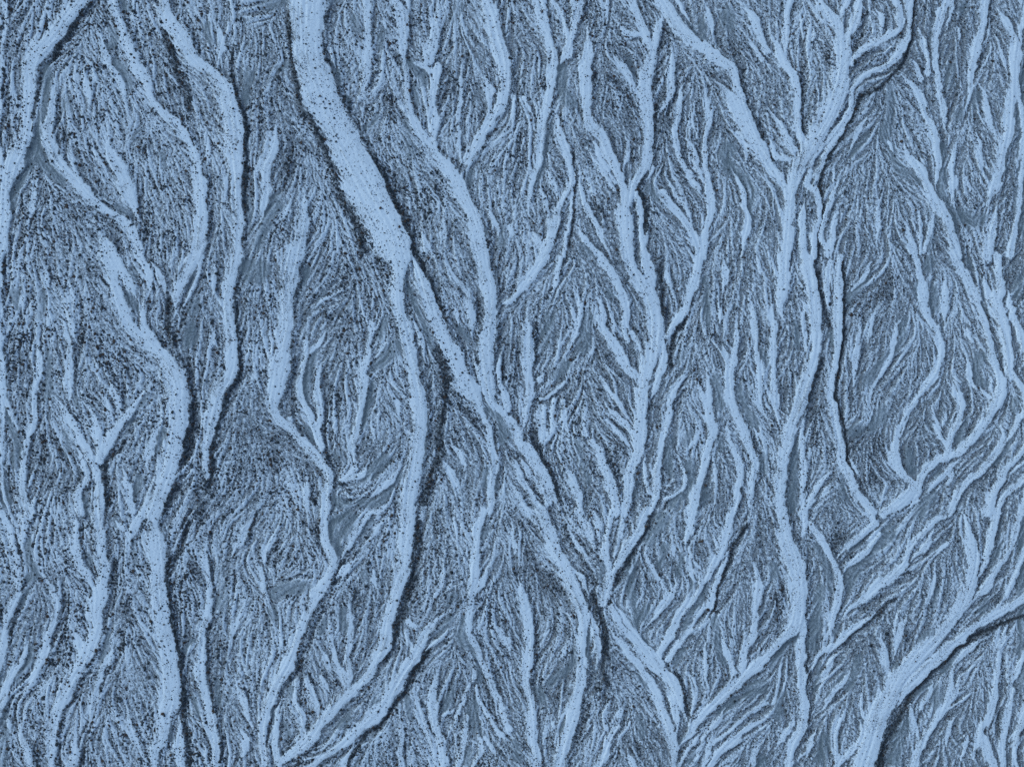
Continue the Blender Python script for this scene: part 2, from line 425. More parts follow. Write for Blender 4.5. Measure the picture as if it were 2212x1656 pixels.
M6 1430,0,55 1390,120,65 1360,220,65 1300,330,55 1250,430,48 1190,540,45 1110,640,38 1050,740,45 990,850,55 950,930,48 980,1000,38
M6b 1300,160,36 1330,250,45
M6f 1170,320,22 1230,380,24
M6c 1400,230,45 1360,350,45 1320,480,38 1280,620,36
M6d 1250,630,24 1160,740,28 1080,850,36 1010,960,36
M7 1560,280,36 1580,420,55 1580,550,65 1570,680,65 1550,810,65 1510,920,55 1480,1020,45
M7b 1440,640,26 1430,760,28
M7d 1350,800,28 1390,920,45 1430,1040,36
M7c 1240,820,36 1250,950,36 1260,1080,36 1280,1200,28
M8 1656,940,55 1580,1000,68 1480,1080,68 1390,1160,68 1310,1240,65 1220,1340,55 1140,1440,45 1070,1510,36
M9 1656,1240,24 1500,1340,28 1400,1420,28 1300,1520,28 1220,1656,28
M9a 1656,1340,36 1500,1430,45 1440,1480,45 1350,1560,45 1280,1656,38
M9b 1180,1470,26 1120,1560,28 1070,1640,28
M9e 1230,1500,22 1180,1600,24 1140,1656,24
M9c 1380,1270,36 1300,1390,28 1220,1480,28
M9d 1640,1440,36 1590,1540,45 1560,1656,38
M9f 1656,1150,20 1560,1220,22 1450,1310,22
M10 690,1390,36 640,1460,45 620,1490,55 590,1590,55 560,1656,48
M10b 590,1370,40 620,1400,40
M11 730,1500,45 780,1600,55 800,1656,48
M12 720,1260,26 700,1330,28
M13 1140,1050,26 1190,1150,28
M14 350,860,26 300,960,28
M16 270,1350,26 240,1430,28
M17 780,300,20 760,420,22
M18 860,470,18 800,640,22
@S 3 2
N1 80,0,85 100,140,105 140,260,115 180,390,115 200,520,115 200,650,105 170,740,105 110,810,75 50,870,65 0,930,58
N1b 225,560,36 235,720,38 230,850,55 215,980,65 220,1100,75 230,1220,68 230,1330,58 210,1430,65 160,1520,55 140,1656,55
N1c 235,0,38 245,90,38 225,180,28
N2 260,60,20 290,110,45 350,200,50 400,280,45 440,360,45 460,450,55 450,560,55 430,660,65 400,760,55 370,870,45
N2b 690,90,50 600,160,50 510,240,50 450,310,45
N2c 710,140,45 640,250,45 560,320,45 500,390,36
N2d 640,0,45 690,70,36
N3 1150,30,30 1050,80,45 960,170,45 900,270,36 870,350,55 780,430,75 680,520,75 600,590,45 520,660,45 480,720,36
N3b 1080,100,45 1010,230,45 920,320,55
N3c 700,650,60 600,730,55 500,800,55 420,870,50 330,950,45 270,1040,36
N3d 1190,180,22 1080,270,24
N4 1270,0,65 1290,120,85 1320,220,80 1320,340,95 1310,450,95 1280,550,85 1230,650,78 1160,740,85 1080,830,95 990,920,100 900,1010,105 820,1110,120 760,1220,125 710,1330,130 670,1440,140 640,1550,150 610,1656,150
N4b 1470,0,55 1460,120,55 1420,250,55 1390,380,48 1340,470,45
N4c 1640,20,45 1600,150,45 1540,280,45 1460,410,55 1400,500,55 1330,570,45 1290,650,36
N5 1656,570,55 1560,620,65 1450,680,68 1340,750,60 1240,830,70 1150,890,75 1060,980,80 960,1070,95 880,1170,95 820,1270,70
N5b 1600,400,55 1560,500,45 1540,600,28
N5c 1656,290,45 1600,380,45
N6 1080,350,36 1070,440,42 1040,560,38 1030,630,28
N7 730,790,36 740,900,55 760,1010,55 790,1080,36
N7b 910,610,28 880,720,45 840,840,45 810,960,45
N7c 830,660,24 815,800,26
N8 540,990,36 490,1080,45 420,1170,45 350,1260,36 290,1330,28
N8b 490,880,36 420,960,36 350,1060,45 280,1150,36
N9 510,1240,36 470,1350,45 430,1450,36 440,1560,45 450,1620,36
N9b 550,1310,26 590,1400,36 600,1460,36 540,1560,50 470,1640,45
N9c 710,1050,36 700,1180,36 650,1320,36 610,1400,28
N9d 610,1130,20 600,1250,24 620,1340,24
N10a 1560,750,36 1500,870,45
N10 1430,820,26 1300,900,36 1200,1000,28 1180,1100,36 1150,1220,50 1100,1330,45 1030,1430,55 980,1540,55 940,1656,55
N10b 1070,1100,28 1030,1210,36 1000,1290,28
N10c 930,1290,26 960,1420,36 970,1500,36
N11 1250,1060,36 1200,1200,36 1140,1300,45
N12 1500,930,36 1490,1080,45 1460,1220,55 1420,1340,55 1380,1420,55 1410,1520,65 1450,1656,55
N12b 1370,1330,36 1360,1480,45 1330,1600,45
N12c 1600,1160,36 1570,1290,36 1530,1420,45 1510,1540,45 1510,1656,45
N12d 1656,1330,45 1620,1430,55 1590,1540,45 1620,1656,40
N13 310,1400,26 280,1500,45 260,1600,45
N13b 170,1260,36 150,1380,36 80,1500,36 30,1560,28
N14 1640,1000,36 1600,1100,36
N15 1240,1300,26 1170,1400,28 1150,1530,28
N15b 1290,1450,36 1250,1600,36
N16 110,960,24 70,1120,30 30,1240,26
@D 0 0
1 560,20,40 480,150,45 400,290,55 350,380,30
1 1060,150,50 1090,300,60 1130,420,60 1200,560,80 1230,720,60
1 1510,300,25 1500,430,25 1540,600,28 1575,760,30 1592,950,35 1592,1150,35 1590,1350,30
.7 380,700,60 420,900,70 520,1000,60 560,1080,60
.7 680,700,60 640,820,50
.7 1000,880,60 940,1000,60
.7 930,1250,50 940,1400,70 990,1600,60
.7 30,640,80 60,800,60
.7 60,1300,40 70,1450,40
@D 1 0
1 730,1000,40 805,1110,45 875,1230,45 955,1400,45 1005,1560,45 1045,1656,40
1 215,80,30 228,250,30 255,480,35 300,700,50 400,850,55 480,1050,55 545,1230,60 575,1330,60 655,1480,75 700,1620,80
.7 450,100,25 440,250,25 490,440,22 560,600,22 620,720,25
.9 880,640,70 880,780,70
.9 1220,450,60 1290,540,60 1200,620,50
.9 1150,1130,80 1200,1200,80
.8 1575,420,25 1588,600,25
.6 420,560,120 440,720,100
.8 1240,480,60 1300,600,50
.8 1080,1250,60 1120,1400,60
.7 240,900,60 180,1100,70 170,1220,50
.7 860,1150,40 980,1250,40
@D 2 0
1 395,1000,18 398,1200,18 392,1400,18 372,1600,18
1 925,700,30 912,900,32 892,1050,32 850,1170,40 825,1220,40 850,1330,60 875,1480,60
.9 1065,570,12 1025,690,14 965,760,18
.9 522,350,25 522,600,25
.8 640,500,70 780,680,70
.8 1500,450,40 1530,700,40 1630,900,40
.8 1000,150,50 980,350,50
.8 60,850,50 30,1050,50 10,1200,40
.8 1430,270,80 1450,340,60
.7 540,1280,50 580,1400,60
.7 200,560,30 190,480,30
@D 3 0
1.3 947,0,26 943,130,24 922,270,24 882,380,24 842,450,28 772,520,28 692,580,26 592,640,26 572,700,24 532,790,28 462,900,30 402,1000,36 352,1080,36 332,1160,30 347,1240,22 357,1350,22 342,1500,26 320,1656,28
.9 235,380,40 212,700,45 230,860,60
.7 380,330,80 400,430,60
.7 600,60,18 605,220,18 580,340,22
.7 760,60,18 770,180,18
.7 1440,0,22 1420,180,22
@D 0 1
1 1542,300,35 1537,450,35 1547,600,35 1545,760,40 1482,870,40 1442,960,40 1395,1100,40 1372,1230,40 1367,1400,40 1350,1500,50
1 685,1330,24 692,1450,28 682,1600,28
.9 690,1310,24 780,1220,24 860,1120,26 900,1010,30
.9 1190,650,40 1230,800,45 1262,920,50
1 1105,260,45 1080,450,55 1130,560,45
1 1262,950,60 1240,1120,80 1200,1320,70
1 1130,1500,60 1050,1620,60
.8 1290,1500,100 1290,1656,110
.8 45,40,25 20,220,25
.8 510,600,60 560,480,60
.7 100,560,120 80,720,100
.6 620,560,100 700,700,90 780,840,60
.8 1400,60,60 1410,200,50
.7 800,620,60 830,760,50
.6 280,1180,60 270,1330,70
@D 1 1
1 1065,30,36 1125,170,40 1185,330,40 1225,480,40
1.1 1175,600,50 1212,700,60 1222,830,65 1212,1000,60 1192,1150,55 1172,1300,60 1130,1450,65 1085,1590,70
.7 1290,900,90 1350,1000,100 1450,1100,70
.9 440,740,40 500,900,90 460,1050,50 470,1250,50 500,1450,30
.9 240,700,30 230,850,32 240,1000,30
.8 270,1100,18 305,1200,18
.8 790,60,80 850,130,70
.8 960,700,36 1000,950,36 1000,1100,32
.7 1605,640,18 1605,800,20
1 370,1590,22 372,1610,20
.7 1440,240,40 1450,420,40 1440,560,40
.6 60,760,60 40,900,50
.6 120,1200,80 100,1350,90
@D 2 1
.9 310,100,36 210,320,40 155,500,40 142,680,36
1 970,50,36 982,200,45 990,380,45
1 1130,400,30 1070,500,34 1030,560,34 1030,700,38
1 130,1150,50 185,1280,50 252,1420,45 312,1560,45
.8 1180,720,36 1200,820,40
.8 972,1250,20 962,1450,22 925,1620,22
.8 680,1250,36 692,1450,36
.8 440,780,90 470,840,70
.8 1110,880,60 1050,980,50
.7 30,560,50 20,800,50
.7 400,980,80 420,1080,60
@D 3 1
1.3 472,20,18 493,180,22 493,400,26 477,600,30 457,750,26 447,900,24 462,1000,22 494,1100,22 513,1230,22 525,1360,18
1 302,0,18 335,200,22 372,380,22 392,480,18
1 350,660,26 312,800,28 262,940,24
.9 50,1280,12 42,1450,14 40,1656,14
.9 252,300,14 262,560,14
.8 310,1000,70 300,1200,80
.8 680,1450,120 620,1480,60
.7 800,150,110 750,260,70
.8 720,1170,50 700,1300,90
.7 1420,330,12 1440,460,12 1470,640,14 1530,740,18
.8 170,760,30 100,900,40
@D 0 2
1.1 1092,280,36 1095,450,36 1112,700,36 1152,920,36 1172,1150,36 1197,1350,40 1215,1500,44 1225,1650,44
1 1200,60,45 1160,230,45 1110,310,36
.9 1373,320,18 1383,500,20 1375,680,20 1335,830,20 1335,1000,20 1365,1200,20 1412,1420,22 1432,1600,24
.9 742,320,32 742,500,32 722,680,28
.9 775,780,36 830,850,60 740,900,34 700,1000,30
.9 830,560,60 840,740,60
.9 612,1330,30 572,1500,36 540,1620,36
.8 102,660,16 92,760,18 40,900,20
.9 1645,20,30 1575,200,34
.7 440,550,50 420,760,50 350,950,50 300,1070,50
.8 930,1000,50 960,1080,30
.6 1250,300,90 1280,450,60
.6 960,1480,30 950,1600,30
.7 640,420,30 620,470,30
@D 1 2
1.2 1125,890,26 1055,1000,28 985,1120,30 925,1220,28 845,1320,26 745,1420,28 665,1520,30 590,1640,30
1.1 1042,80,50 1042,280,55 995,470,60 965,620,60 925,740,55 872,870,50 830,960,45
.9 720,1180,22 800,1060,30
.9 600,250,24 532,400,24 482,520,24 432,620,24 372,750,24 322,880,24 272,1020,26 200,1130,26
.8 330,80,60 400,150,60 440,280,40
.8 1150,50,80 1170,140,60
.7 100,350,50 150,250,50
.7 1500,560,80 1520,700,80
.7 860,150,40 800,250,40
.8 240,1500,60 210,1580,40
.8 280,1330,20 345,1410,24
.7 180,450,30 360,420,40
.7 640,480,50 650,600,60
@D 2 2
1 912,20,30 872,110,32 805,220,32 765,310,36 722,380,36 682,450,34
1.2 522,540,36 562,680,45 602,780,45 602,900,45 602,1050,40 612,1130,40
1.2 1522,90,36 1432,220,28 1395,350,26 1345,480,24 1305,640,22
1 1052,1050,24 1115,1180,26 1162,1330,30 1172,1400,30
.8 342,100,30 402,230,32 462,340,32 522,460,32
.8 152,700,22 172,850,24 165,1000,24
.7 250,400,80 300,550,80
.9 490,1250,60 430,1450,70
.8 560,1150,60 620,1220,60
.8 680,1550,50 640,1640,50
.8 1190,1370,36 1210,1250,36
.6 80,200,60 150,360,60
@D 3 2
1.4 1656,690,26 1500,745,30 1350,815,34 1230,895,36 1130,975,34 1020,1085,34 930,1190,36 872,1295,42 802,1430,46 752,1540,46 720,1656,46
.8 90,450,60 60,700,70
.8 460,170,100 420,240,50
1 830,560,26 700,665,28 560,790,26 440,880,20
.8 1492,1250,16 1492,1480,18
.8 1220,1250,30 1170,1350,30
.9 895,780,24 872,950,24
.9 245,350,12 253,550,12 253,750,12 262,950,12 257,1150,12 266,1330,12 266,1430,12
.8 780,780,24 785,900,20
.9 1510,40,20 1480,180,24 1430,340,26 1385,460,24
.7 735,1180,16 680,1310,14
@G 0 0
1 310,430,45 295,600,48 270,780,50 245,900,70 210,1000,70 120,1180,60 70,1320,60
1 240,950,60 300,1080,60 400,1180,55
1 700,180,50 740,260,60 700,300,50
1 770,400,60 820,500,65 830,600,50
1 1340,180,40 1370,280,40
.8 860,900,28 900,830,30
.8 1060,1000,30 1070,1100,30
.8 430,640,70 440,700,70
1 750,1330,45 850,1400,26
1 1610,500,80 1600,640,60
.8 1610,1300,60 1620,1500,60
1 830,60,40 800,20,40
@G 1 0
1 965,370,36 1000,400,50 1060,460,60 1090,540,50
1 1030,560,50 1050,680,45
.8 990,800,70 980,900,70 1000,1000,60
.8 820,200,60 800,300,55
.8 640,120,60 660,200,50
.9 230,420,50 150,450,50
1 120,1330,100 60,1450,90 20,1580,70
.8 780,750,50 700,830,45
1 600,640,30 620,700,26
.9 1380,1120,60 1360,1200,50
.8 60,40,100 200,20,70
.9 500,380,30 540,540,30
.7 1300,50,60 1290,120,50
.9 1560,680,30 1545,720,24
.8 1600,1450,40 1590,1600,40
.7 1420,1380,40 1480,1500,40
@G 2 0
1 330,440,70 330,560,70 380,680,70
1 1390,80,80 1400,150,80
1 1420,930,70 1380,1030,90 1480,1130,60 1560,1220,60
.8 760,400,36 800,540,36
1 1560,1250,50 1550,1400,50
.9 900,1220,45 930,1280,45
1 1060,440,28 1050,600,28
1 1240,120,28 1250,250,28
.9 220,850,36 200,1000,36 160,1200,34
.8 480,1600,60 500,1640,60
.8 1150,150,30 1200,230,30
.7 240,780,30 220,960,34
.8 1070,80,20 1120,160,20
@G 3 0
.9 780,560,55 790,700,60 770,850,60 800,980,60 840,1080,60 960,1170,60
1 1130,950,50 1130,1100,50 1130,1250,50 1200,1380,55 1200,1500,55
1 1240,720,70 1230,760,60
1 1350,600,40 1340,700,36
1 1250,1400,90 1350,1430,90 1400,1400,50
1 1640,1080,70 1640,1160,60
.8 1050,1400,50 1050,1600,50
.8 560,980,50 640,880,50
.8 1180,450,55 1160,560,50
.9 1600,700,28 1560,900,28 1530,1100,28
.8 1260,80,50 1280,40,50
.9 400,60,24 420,100,20
.7 1080,160,40 1050,240,40
@G 0 1
1 1230,460,90 1220,560,70
1 1600,60,90 1600,140,60
1 90,230,55 110,320,45
1 290,250,45 260,380,45
.9 300,600,45 300,800,45 290,900,45
1 30,960,45 60,1060,60 100,1200,60 90,1360,60
.9 950,900,45 900,1000,45 830,1130,40
1 1060,1120,45 1010,1250,40
.9 900,1450,60 870,1550,60
.9 490,900,40 500,960,30
.9 420,1150,40 440,1280,40
.9 820,920,36 830,980,30
.9 550,1560,32 560,1650,32
.8 860,80,50 870,140,40
.8 1260,300,70 1240,360,50
1 830,230,30 880,350,36
1 20,1450,40 50,1600,60
.8 1270,60,20 1220,220,22
@G 1 1
1 50,60,90 20,150,55
1 330,90,45 300,180,45
1 440,230,36 400,300,34
1 380,580,40 340,700,42 320,830,40 330,950,36
1 310,1120,45 360,1180,45
1 850,400,45 800,520,42
1 900,560,70 850,650,70 770,720,60
1 750,830,36 720,980,36 700,1100,36
.9 540,1290,55 570,1320,50
1 850,1320,70 700,1430,80
1 920,1420,50 820,1570,60 680,1600,60
1 1500,1000,50 1580,1060,70 1600,1180,80
1 1500,1400,45 1480,1480,40
.9 1300,450,50 1380,540,50
1 960,160,40 1040,330,45 1100,480,42 1160,620,40
.9 1550,1380,40 1560,1500,45
1 520,1590,70 580,1620,60
.8 1600,620,24 1600,700,22
.9 1110,1060,24 1090,1200,28 1080,1320,28
@G 2 1
.9 240,400,80 220,560,80
.9 480,400,70 460,600,70
1 340,700,80 300,770,70
1 1250,150,45 1260,300,45 1270,450,40
1 1320,800,50 1340,950,50
1 1470,850,60 1530,1000,65 1590,1080,55
1 1040,1200,55 1010,1350,60 1020,1400,55
1 1150,1350,70 1130,1500,70 1040,1600,80
.9 450,1350,60 500,1450,60
1 1160,1150,50 1130,1210,50
.9 1340,1180,40 1350,1260,34
.9 640,260,45 620,220,40
.9 1610,1300,50 1620,1400,40
.9 420,1210,50 440,1260,45
.9 1640,620,36 1640,720,30
.9 1250,1480,30 1230,1600,36
.9 780,1420,34 790,1560,34
.8 800,780,26 760,730,26
.8 1120,600,36 1080,680,36
@G 3 1
1 640,80,50 590,200,50 530,280,45
1 880,420,60 850,560,60 720,700,70 640,800,70
1 1060,20,50 1040,80,45
1 1060,200,60 1090,350,60
1.1 1370,650,70 1350,760,70 1390,830,60
1 740,1000,70 730,1050,70
1 690,1050,45 670,1130,45
.9 600,1100,70 560,1140,60
1 1280,1060,45 1230,1180,45
.9 1050,1550,100 1000,1640,110
1 400,500,36 420,550,34
1 170,1150,40 160,1300,45 170,1500,60 150,1640,50
1 1380,250,40 1420,400,40
1 910,1250,50 930,1380,50
.9 1620,150,55 1620,260,50
.9 1300,20,36 1310,60,36
.9 1590,930,45 1580,1010,40
.9 950,180,30 960,280,30
.9 1560,1180,36 1480,1330,36
.9 1600,1450,26 1520,1560,26
.8 470,1400,30 490,1560,50
1 180,430,28 180,600,26
.8 1080,1330,40 1100,1420,40
@G 0 2
1 190,200,50 200,330,45 250,400,36 200,430,50
1 200,880,55 190,980,60 120,1080,60
1 1240,1220,45 1280,1310,45
1 1230,850,36 1190,900,34
.8 1430,600,70 1450,500,70
.9 180,500,36 140,600,36
1 700,800,32 660,950,32
.8 580,280,45 590,350,40
1 1080,1330,36 1100,1480,38
.9 770,100,45 740,60,40
.9 870,200,28 870,350,28
.8 30,1550,55 30,1620,55
.9 360,490,26 370,540,26
.8 1390,1100,30 1410,1250,30
@G 1 2
1.1 580,40,70 500,100,80 510,180,70 530,270,34
1.1 620,60,60 560,150,60
1.1 110,540,70 220,500,80 330,490,60
1 680,130,50 750,80,55
1 1340,700,60 1330,800,60 1400,900,55 1430,1020,50 1440,1100,50
.9 1200,800,45 1260,690,45
1 560,640,50 560,760,50
1 600,1330,60 560,1370,60
1 780,1230,45 770,1290,40
.9 1270,1150,60 1230,1280,60
.9 1400,1250,70 1400,1400,80
1 220,1140,45 240,1190,40
1 120,1350,26 115,1280,22
.9 190,1380,50 220,1440,50
1 570,1060,26 575,1110,24
.9 440,700,34 420,780,34
.8 700,400,45 690,440,40
.9 1480,180,34 1500,100,30
.9 130,700,55 110,640,50
.9 970,1200,36 1000,1350,36
.9 1370,1540,60 1360,1620,60
.8 1280,560,40 1240,620,30
.7 1500,1500,50 1440,1400,40
@G 2 2
1 980,60,100 900,180,90
1 990,240,50 960,330,50
1 1100,280,36 1080,400,36
1 560,420,45 590,340,45
1 780,300,45 770,500,50 800,640,55 800,740,45
1 880,600,45 830,700,45
1 850,830,40 900,930,40 950,990,34
1 1180,430,36 1160,520,34
1 1270,500,34 1240,560,34
1 1430,1230,50 1350,1300,50
1 1600,1130,80 1520,1170,70
1 400,900,45 350,1020,50 250,1110,50
1 490,800,42 490,950,42
1 350,1330,28 290,1420,26
1 1100,900,34 1060,980,34
1 830,1080,34 870,1150,34
1 1310,700,40 1330,850,45 1370,980,42
1 1080,1480,45 1110,1460,40
1 1180,1550,26 1140,1620,24
.9 40,1600,55 20,1500,45
.9 170,1160,45 200,1230,45
.9 820,1350,55 850,1450,55
1 1630,1600,60 1600,1650,60
1 1240,530,36 1120,740,36
@G 3 2
1 350,500,60 330,620,65 310,750,70 290,880,60
1 310,230,45 370,330,45 400,500,40
.9 800,130,110 700,220,110 620,300,90 540,400,80 520,520,40
1 30,350,55 40,420,45
1 190,800,45 110,880,50 30,1000,55
1 430,790,34 460,740,30
1 980,850,40 1050,780,36
1 820,1000,34 830,1050,30
1 1440,350,40 1480,200,42 1500,80,40
1 1420,580,50 1380,640,45
1 950,1180,60 1050,1120,80 1100,1250,80
1 900,1350,80 840,1450,70 820,1600,90
1 1240,920,45 1130,1020,50
1 480,1060,34 400,1200,34
1 590,950,50 520,1130,50
1 1090,520,45 1070,620,40
1 360,1450,60 350,1600,60
.9 80,1200,70 60,1320,60
1 1640,420,50 1640,500,40
1 590,1330,30 600,1390,24
.9 620,180,22 540,260,24
1 290,1150,24 330,1000,24
.8 1180,1200,30 1100,1380,30
"""

def parse():
    S, D, G = [], [], []
    dst = None; ox = oy = 0
    K = 1024 / 1656 / 4
    for ln in PLAN.strip().splitlines():
        if ln[0] == '@':
            k, c, r = ln[1:].split()
            dst = {'S': S, 'D': D, 'G': G}[k]
            ox = int(c) * 256.0; oy = (0, 256.0, 510.75)[int(r)]
            continue
        f = ln.split()
        p = np.array([[float(v) for v in q.split(',')] for q in f[1:]])
        p *= K; p[:, 0] += ox; p[:, 1] += oy
        dst.append((f[0], p))
    return S, D, G

def extend(p):
    # a line that touches the edge of the surveyed area runs on beyond it
    out = [q for q in p]
    for e in (0, 1):
        q = out[0] if e == 0 else out[-1]; r = out[1] if e == 0 else out[-2]
        if q[0] < 5 or q[0] > FW - 5 or q[1] < 5 or q[1] > FH - 5:
            d = q - r; L = math.hypot(d[0], d[1]) + 1e-6
            bend = rng.normal(0, 0.25)
            dx, dy = d[0] / L, d[1] / L
            n1 = np.array([q[0] + 45 * dx, q[1] + 45 * dy, q[2]])
            n2 = np.array([n1[0] + 60 * (dx - bend * dy), n1[1] + 60 * (dy + bend * dx), q[2] * .8])
            if e == 0: out = [n2, n1] + out
            else: out = out + [n1, n2]
    return np.array(out)

def smooth_line(p, step=4.0):
    P = np.vstack([2 * p[0] - p[1], p, 2 * p[-1] - p[-2]])
    P[:, 2] = np.maximum(P[:, 2], 1.0)
    out = []
    for i in range(1, len(P) - 2):
        a, b, c, d = P[i - 1], P[i], P[i + 1], P[i + 2]
        n = max(1, int(math.hypot(*(c - b)[:2]) / step))
        for k in range(n):
            t = k / n
            out.append(0.5 * (2 * b + (c - a) * t + (2 * a - 5 * b + 4 * c - d) * t * t + (3 * b - a - 3 * c + d) * t ** 3))
    out.append(P[-2])
    o = np.array(out); o[:, 2] = np.maximum(o[:, 2], 1.0)
    return o

SP, MG = 0.93, 70.0
NX = int((FW + 2 * MG) / SP); NY = int((FH + 2 * MG) / SP)
gx = np.arange(NX) * SP - MG; gy = np.arange(NY) * SP - MG
X, Y = np.meshgrid(gx, gy)

fx = np.fft.rfftfreq(NX) ; fy = np.fft.fftfreq(NY)
F2 = fx[None, :] ** 2 + fy[:, None] ** 2
def blur(a, s):
    return np.fft.irfft2(np.fft.rfft2(a) * np.exp(-2 * (math.pi * s) ** 2 * F2), s=a.shape)
def noise(s, s2=None):
    a = blur(rng.normal(size=(NY, NX)), s)
    if s2: a = a - blur(a, s2)
    return a / a.std()
def sstep(a, b, x):
    t = np.clip((x - a) / (b - a), 0, 1); return t * t * (3 - 2 * t)

WX = X + 0.9 * noise(7) + 0.45 * noise(2.0)
WY = Y + 0.9 * noise(7) + 0.45 * noise(2.0)

S_l, D_l, G_l = parse()

# named channels: their ribbons become pieces of the setting of their own
CH = [
 ("widest snow-filled channel, curving from top centre-left to lower centre", "B1 F1 L3"),
 ("snow channel forking right off the widest one and running on to the bottom edge", "F1b H3b M1"),
 ("snow channel from the top edge joining the widest one from the right", "B3 F2"),
 ("straight snow channel right of centre, gathering many side branches", "C6 H6"),
 ("snow channel with the long black cut bank, from the upper right top edge", "D5b D6 J2"),
 ("broad snow channel right of centre, just left of the long black cut bank", "D3 J1 N1 N1b"),
 ("thick curved snow channel sweeping across the lower right corner", "N4 N5"),
 ("long snow channel bending back sharply in the right third", "D10 J7 N2b"),
 ("snow channel in the upper left with a stony right bank, left of the widest one", "A7 E5"),
 ("snow channel swelling in the left third and ending at the lower left", "A6 E2 K5"),
 ("snow channel between the left third and the widest channel, turning lower left", "F4 F4c L1"),
 ("snow channel slanting down right through the upper right centre", "C8 C8a J3"),
 ("wavy snow channel between the straight one and the broad right one", "H12 M5b"),
 ("narrow wavy snow channel right of the straight one", "H10 M6"),
 ("snow channel hugging the left edge at the top", "A1 E1"),
 ("snow channel near the left edge, widening towards the bottom", "E9 K3b"),
 ("snow channel by the right edge running down from the top", "D13 D14 J8"),
]
CHI = {}
for i, (_, names) in enumerate(CH):
    for n in names.split(): CHI[n] = i

snow = np.zeros((NY, NX)); hp = np.zeros((NY, NX)); hn = np.zeros((NY, NX))
chan = np.full((NY, NX), -1, np.int16); chv = np.zeros((NY, NX))
C2 = np.zeros((NY, NX)); S2 = np.zeros((NY, NX)); WT = np.zeros((NY, NX))
LEE = (0.88, 0.47)

ENDS = [(p[0][:2], n) for n, p in S_l] + [(p[-1][:2], n) for n, p in S_l]
def taper(L, name, ends):
    # free ends thin out; ends that carry on as another stroke do not
    s = np.concatenate([[0], np.cumsum(np.hypot(*np.diff(L[:, :2], axis=0).T))])
    for e, q in ((0, ends[0]), (1, ends[1])):
        if q[0] < 5 or q[0] > FW - 5 or q[1] < 5 or q[1] > FH - 5: continue
        if any(n != name and math.hypot(c_[0] - q[0], c_[1] - q[1]) < 11 for c_, n in ENDS): continue
        d = s if e == 0 else s[-1] - s
        ln = min(32.0, .45 * s[-1])
        L[:, 2] *= 0.12 + 0.88 * sstep(0, 1, d / ln)
    return L

def stroke(name, p, rad, tap=False):
    """distance, signed offset towards the lee side, width and direction of the nearest point of one line"""
    L = smooth_line(extend(p))
    if tap: L = taper(L, name, (p[0], p[-1]))
    R = rad * L[:, 2].max() + 8
    i0, i1 = max(0, int((L[:, 0].min() - R + MG) / SP)), min(NX, int((L[:, 0].max() + R + MG) / SP) + 2)
    j0, j1 = max(0, int((L[:, 1].min() - R + MG) / SP)), min(NY, int((L[:, 1].max() + R + MG) / SP) + 2)
    if i0 >= i1 or j0 >= j1: return None
    SL = (slice(j0, j1), slice(i0, i1))
    sh = (j1 - j0, i1 - i0)
    D_ = np.full(sh, 1e6); S_ = np.full(sh, -1e6); W_ = np.ones(sh); T_ = np.zeros(sh)
    for a, b in zip(L[:-1], L[1:]):
        R = rad * max(a[2], b[2]) + 8
        u0 = max(i0, int((min(a[0], b[0]) - R + MG) / SP)) - i0; u1 = min(i1, int((max(a[0], b[0]) + R + MG) / SP) + 2) - i0
        v0 = max(j0, int((min(a[1], b[1]) - R + MG) / SP)) - j0; v1 = min(j1, int((max(a[1], b[1]) + R + MG) / SP) + 2) - j0
        if u0 >= u1 or v0 >= v1: continue
        q = (slice(v0, v1), slice(u0, u1))
        dx, dy = b[0] - a[0], b[1] - a[1]; LL = dx * dx + dy * dy + 1e-9
        px, py = WX[SL][q] - a[0], WY[SL][q] - a[1]
        t = np.clip((px * dx + py * dy) / LL, 0, 1)
        ex, ey = px - t * dx, py - t * dy
        d = np.hypot(ex, ey)
        nx, ny = -dy, dx
        if nx * LEE[0] + ny * LEE[1] < 0: nx, ny = -nx, -ny
        m = d < D_[q]
        D_[q][m] = d[m]; S_[q][m] = np.where(ex * nx + ey * ny >= 0, d, -d)[m]
        W_[q][m] = (a[2] + (b[2] - a[2]) * t)[m]; T_[q][m] = math.atan2(dy, dx)
    return SL, D_, S_, W_, T_

